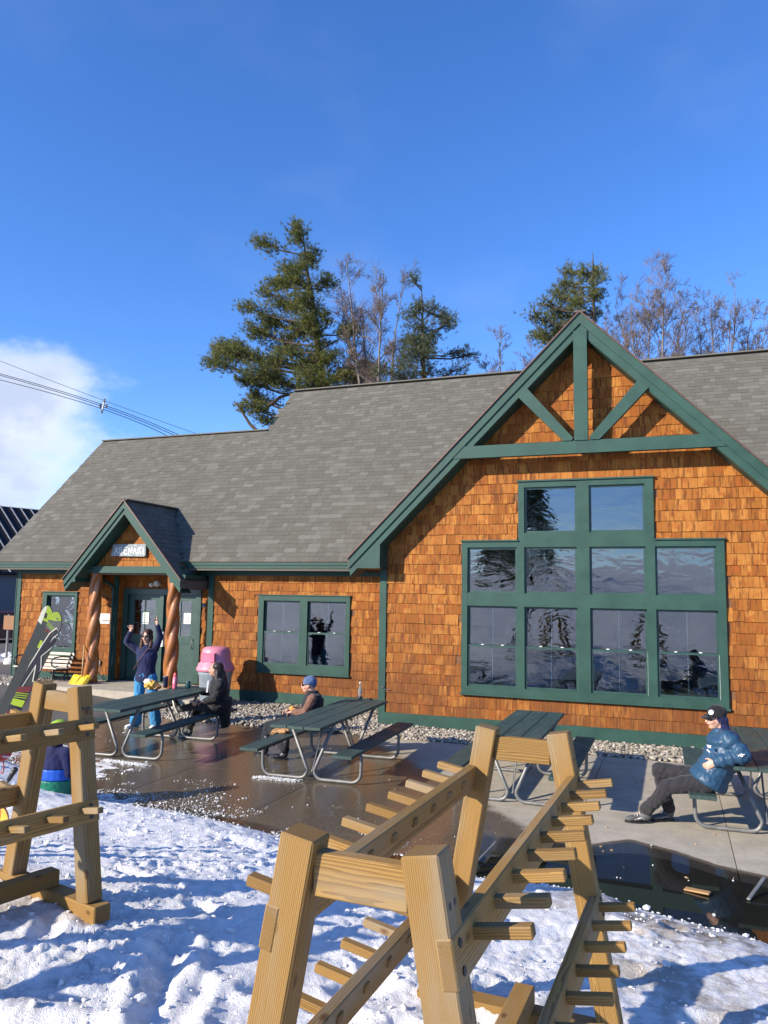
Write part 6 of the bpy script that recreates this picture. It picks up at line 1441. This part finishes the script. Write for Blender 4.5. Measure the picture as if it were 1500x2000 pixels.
m = MB(); m.lathe([(.040, -.03), (.046, 0), (.040, .03)], J['wrL'] + (.03, 0, .01), 14, axis=J['elL'] - J['wrL']); m.lathe([(.04, -.03), (.046, 0), (.04, .03)], J['wrR'] + (.03, 0, .01), 14, axis=J['elR'] - J['wrR']); m.build('orange_cuff', plain('orange_cuff', (.60, .26, .04), .7), pb, True)
m = MB(); m.lathe([(.012, 0), (.018, .002), (.012, .003)], J['knR'] + (-.02, -.085, .0), 12, axis=(0, -1, .2)); m.build('knee_logo', M['white'], pb)
gp = at_z(541, 1431, .452); o = thing('gloves', gp, 'pair of tan work gloves lying on the bench of the second table', 'gloves')
for k in (0, 1):
    m = MB(); add_hand(m, gp + (.07 - .02 * k, -.03 + .09 * k, .022 + .02 * k), np.array([-1, .25 - .4 * k, 0]), np.array([0, 0, -1]), 1 - 2 * k, .35, None, 1.15); cap(m, gp + (.14, -.03 + .09 * k, .03), gp + (.06, -.03 + .09 * k, .025), .03, .035); remesh('glove', m, plain('tan_leather', (.42, .22, .09), .7, var=.3), o, .008, 2)

# --- man in a blue quilted jacket on the right
Y = 8.80; pel = np.array([.33, Y - .02, .56])
J = dict(pel=pel, chest=y_(1417, 1468, Y), neck=y_(1409, 1428, Y), head=y_(1399.5, 1404, Y), shL=y_(1420, 1442, Y - .17), elL=y_(1453, 1476, Y - .24), wrL=y_(1397, 1489, Y - .22), shR=y_(1419, 1441, Y + .18), elR=y_(1437, 1480, Y + .30), wrR=y_(1390, 1484, Y + .20),
         hipL=pel + (-.02, -.10, -.01), knL=y_(1310, 1536, Y - .14), anL=y_(1306, 1582, Y - .02), hipR=pel + (-.02, .10, -.01), knR=y_(1291, 1506, Y + .16), anR=y_(1266, 1582, Y + .10))
an = at_z(1262, 1590, .09); J['anL'] = np.array([an[0], an[1], .105]); an = at_z(1306, 1586, .09); J['anR'] = np.array([an[0], an[1], .105]); J['knL'] = at_y(1304, 1536, Y - .05); J['knR'] = at_y(1287, 1503, Y + .2)
fdir = np.array([-1, -.40, .0])
pm, R = figure('person', 'man in a blue quilted jacket, black cap and sunglasses seated at far right', J, fdir, [(J['wrL'], np.array([-.9, .1, -.5]), np.array([.1, .9, -.2]), -1, .4), (J['wrR'], np.array([-.9, -.2, -.5]), np.array([.1, -.9, -.2]), 1, .4)])
jack = nylon('blue_nylon', (.024, .066, .120)); trs = fabric('charcoal_trousers', (.022, .021, .024), fold=.5)
m = MB(); lat = nrm(J['shR'] - J['shL']); torso(m, J['pel'] + (0, 0, .02), J['chest'], J['neck'], lat, off=.050, fat=1.02, puff=.022, npuff=5, hem=.07, hem_r=1.12); m.lathe([(.082, -.03), (.088, .02), (.075, .045)], J['neck'] + (-.005, 0, -.01), 18)
for s in 'LR':
    cap(m, J['chest'] * .3 + J['neck'] * .7, J['sh' + s], .075, .085); puffy(m, J['sh' + s] * .97 + J['neck'] * .03, J['el' + s], .088, .080, 2, .014); puffy(m, J['el' + s], J['el' + s] * .10 + J['wr' + s] * .90, .076, .060, 3, .013)
remesh('jacket', m, jack, pm, .010, 3)
m = MB(); m.ball(pel, (.17, .20, .12), 14)
for s in 'LR': chain(m, [J['hip' + s], J['kn' + s], J['kn' + s] * .45 + J['an' + s] * .55, J['an' + s] + (0, 0, .03)], [.108, .080, .068, .070])
remesh('trousers', m, trs, pm, .011, 4)
sm = plain('grey_sneaker', (.085, .085, .085), .6, var=.35, scale=22)
shoe(pm, J['anL'], np.array([-1, -.30, 0]), sm, M['black'], k=1.15); shoe(pm, J['anR'], np.array([-.8, -.5, 0]), sm, M['black'], k=1.08)
for s in 'RL':
    m = MB(); a = J['an' + s]; d = nrm((-1, -.3, 0) if s == 'L' else (-.8, -.5, 0)); w = np.cross(d, (0, 0, 1))
    for i in range(4): p = a + d * (.045 + .026 * i) + (0, 0, .012 - .014 * i); m.tube([p - w * .036 + (0, 0, -.012), p + (0, 0, .006), p + w * .036 + (0, 0, -.012)], .004, 5)
    m.tube([a + d * .02 - w * .04 + (0, 0, -.06), a + d * .07 - w * .046 + (0, 0, -.045), a + d * .13 - w * .044 + (0, 0, -.065)], .006, 5); m.build('laces', M['greyplastic'] if s == 'R' else M['cream'], pm, True)
capm = fabric('black_cap', (.010, .010, .012), 300, .8, .2); c = J['head']; R2 = basis(nrm(fdir + np.array((0, 0, -.10))))
m = MB(); m.ball(c + R2 @ np.array((0, -.012, .062)), (.086, .103, .082), 18, R2); m.lathe([(.086, -.02), (.090, .01), (.086, .03)], c + R2 @ np.array((0, -.008, .040)), 20, axis=R2[:, 2])
vr = []
for z in (0, .010): vr.append(np.array([c + R2 @ np.array((.080 * math.cos(t), .075 + .082 * math.sin(t) * (1 if math.sin(t) > 0 else .35), .050 + z - .02 * abs(math.cos(t)) - .10 * max(0, math.sin(t)) * .25)) for t in np.linspace(0, 2 * math.pi, 24, endpoint=False)]))
m.loft(vr); remesh('cap', m, capm, pm, .006, 2)
band = fabric('blue_neck_gaiter', (.013, .014, .062), 200); m = MB(); m.ball(c + R @ np.array((0, -.055, -.015)), (.083, .062, .068), 14, R)
for s in (-1, 1): m.ball(c + R @ np.array((s * .070, -.015, .005)), (.020, .045, .042), 12, R)
cap(m, c + R @ np.array((0, -.06, -.04)), J['neck'] + (0.02, 0, .01), .062, .062); remesh('headband', m, band, pm, .008, 3)
glasses(pm, c, R, LENS, 1.12); lips(pm, c, R)
m = MB(); q = c + R2 @ np.array((-.052, .070, .078)); n_ = nrm(R2 @ np.array((-.6, .62, .45))); m.lathe([(.004, 0), (.026, .001), (.026, .005), (.004, .007)], q, 16, axis=n_); m.lathe([(.004, 0), (.034 * .5, .0065), (.002, .009)], q, 12, axis=n_); cb = m.build('cap_badge', M['white'], pm)
m = MB(); m.tube([q + n_ * .008 + R2[:, 2] * .010, q + n_ * .0095 + R2[:, 2] * .004 + R2[:, 0] * .007, q + n_ * .0095 - R2[:, 2] * .008], .0035, 5); m.build('badge_mark', M['black'], cb)
def on_jacket(px, py, Y0, dx): return at_y(px, py, Y0) + np.array(dx)
jy = Y - .30
m = MB(); pts_ = [(1380, 1454), (1389, 1456), (1388, 1461), (1383, 1460)]; V = [at_y(a, b, jy + .02) for a, b in pts_]; m.add(V, [(0, 1, 2, 3)]); V = [at_y(a, b, jy + .02) for a, b in ((1381, 1462), (1387, 1468), (1386, 1470), (1380, 1465))]; m.add(V, [(0, 1, 2, 3)]); lg = m.build('chest_logo', M['white'], pm); lg.modifiers.new('t', 'SOLIDIFY').thickness = .012
m = MB(); e = at_y(1448, 1475, J['elL'][1] - .088); 
for a in (0, 1.05, 2.1): v = np.array([math.cos(a + .3), 0, math.sin(a + .3)]) * (.018 if a else .030); m.bar(e - v, e + v, .007, .010, up=(0, -1, 0))
m.build('sleeve_logo', M['white'], pm)

# --- child in green helmet sitting on the snow behind the left rack, back to the camera
fz = .10; cpx = at_z(102, 1560, fz); Y = cpx[1]; pel = np.array([cpx[0], Y, fz + .14])
J = dict(pel=pel, chest=pel + (.01, .02, .25), neck=pel + (.01, .0, .42), head=pel + (.02, .02, .56), shL=pel + (-.15, 0, .36), elL=pel + (-.20, .02, .16), wrL=pel + (-.14, .18, .06), shR=pel + (.17, 0, .36), elR=pel + (.22, .0, .16), wrR=pel + (.15, .18, .06),
         hipL=pel + (-.08, .02, -.02), knL=pel + (-.15, .26, .02), anL=pel + (.05, .34, -.05), hipR=pel + (.08, .02, -.02), knR=pel + (.15, .26, .02), anR=pel + (-.05, .40, -.05))
pc, R = figure('person', 'child in a green helmet and blue-green jacket sitting on the snow', J, np.array([-.1, 1, -.1]), [(J['wrL'], np.array([0, 1, -.1]), np.array([0, 0, -1]), 1, .5), (J['wrR'], np.array([0, 1, -.1]), np.array([0, 0, -1]), -1, .5)])
def layer(nm, mat, z0, z1, rs, rf):
    m = MB(); rings = []
    for i in range(8): f = i / 7; z = z0 + (z1 - z0) * f; a = rs[0] + (rs[1] - rs[0]) * f; b = rf[0] + (rf[1] - rf[0]) * f; rings.append(ring(pel + (.01, .01, z), np.array([1., 0, 0]), np.array([0, 1., 0]), a, b, 18))
    m.loft(rings); return m
n1, n2, n3 = fabric('navy_fabric', (.006, .009, .05), fold=.15), nylon('royal_nylon', (.015, .085, .45)), nylon('green_nylon', (.012, .15, .09))
m = layer('', n3, -.13, .08, (.20, .21), (.16, .17)); remesh('jacket_hem', m, n3, pc, .012, 3)
m = layer('', n2, .08, .20, (.212, .205), (.172, .165)); remesh('jacket_band', m, n2, pc, .012, 2)
m = layer('', n1, .20, .40, (.207, .12), (.167, .09))
for s in 'LR': chain(m, [J['neck'] - (0, 0, .06), J['sh' + s], J['el' + s], J['wr' + s]], [.07, .075, .062, .05])
cap(m, J['neck'] - (0, 0, .04), J['neck'] + (0, 0, .05), .075, .07); remesh('jacket', m, n1, pc, .012, 3)
m = MB()
for s in 'LR': chain(m, [J['hip' + s], J['kn' + s], J['an' + s]], [.085, .07, .06])
remesh('trousers', m, jean, pc, .012, 3)
hl = plain('lime_helmet', (.32, .52, .02), .3); m = MB(); c = J['head']; m.ball(c + (0, 0, .04), (.115, .13, .112), 18); m.build('helmet', hl, pc, True)
m = MB(); m.lathe([(.112, -.03), (.122, -.01), (.118, .018)], c + (0, 0, -.005), 20); cap(m, c + (0, -.06, -.03), c + (0, -.04, -.09), .07, .065); m.build('goggle_strap', M['black'], pc, True)
for s in 'LR': shoe(pc, J['an' + s], np.array([1 if s == 'L' else -1, .3, 0]), M['black'], M['black'], k=.8, name='boot')
ob = at_z(133, 1562, .06); o = thing('orange_bundle', ob, 'rounded orange bundle on the snow beside the child', 'bundle')
crumple(ob + (0, .1, .14), (.17, .15, .17), plain('orange_nylon', (.62, .085, .012), .4, var=.2), 4, 'cloth', o); crumple(ob + (.04, .0, .06), (.13, .11, .09), plain('orange_nylon_dark', (.62, .085, .012), .4, var=.2), 5, 'fold', o)
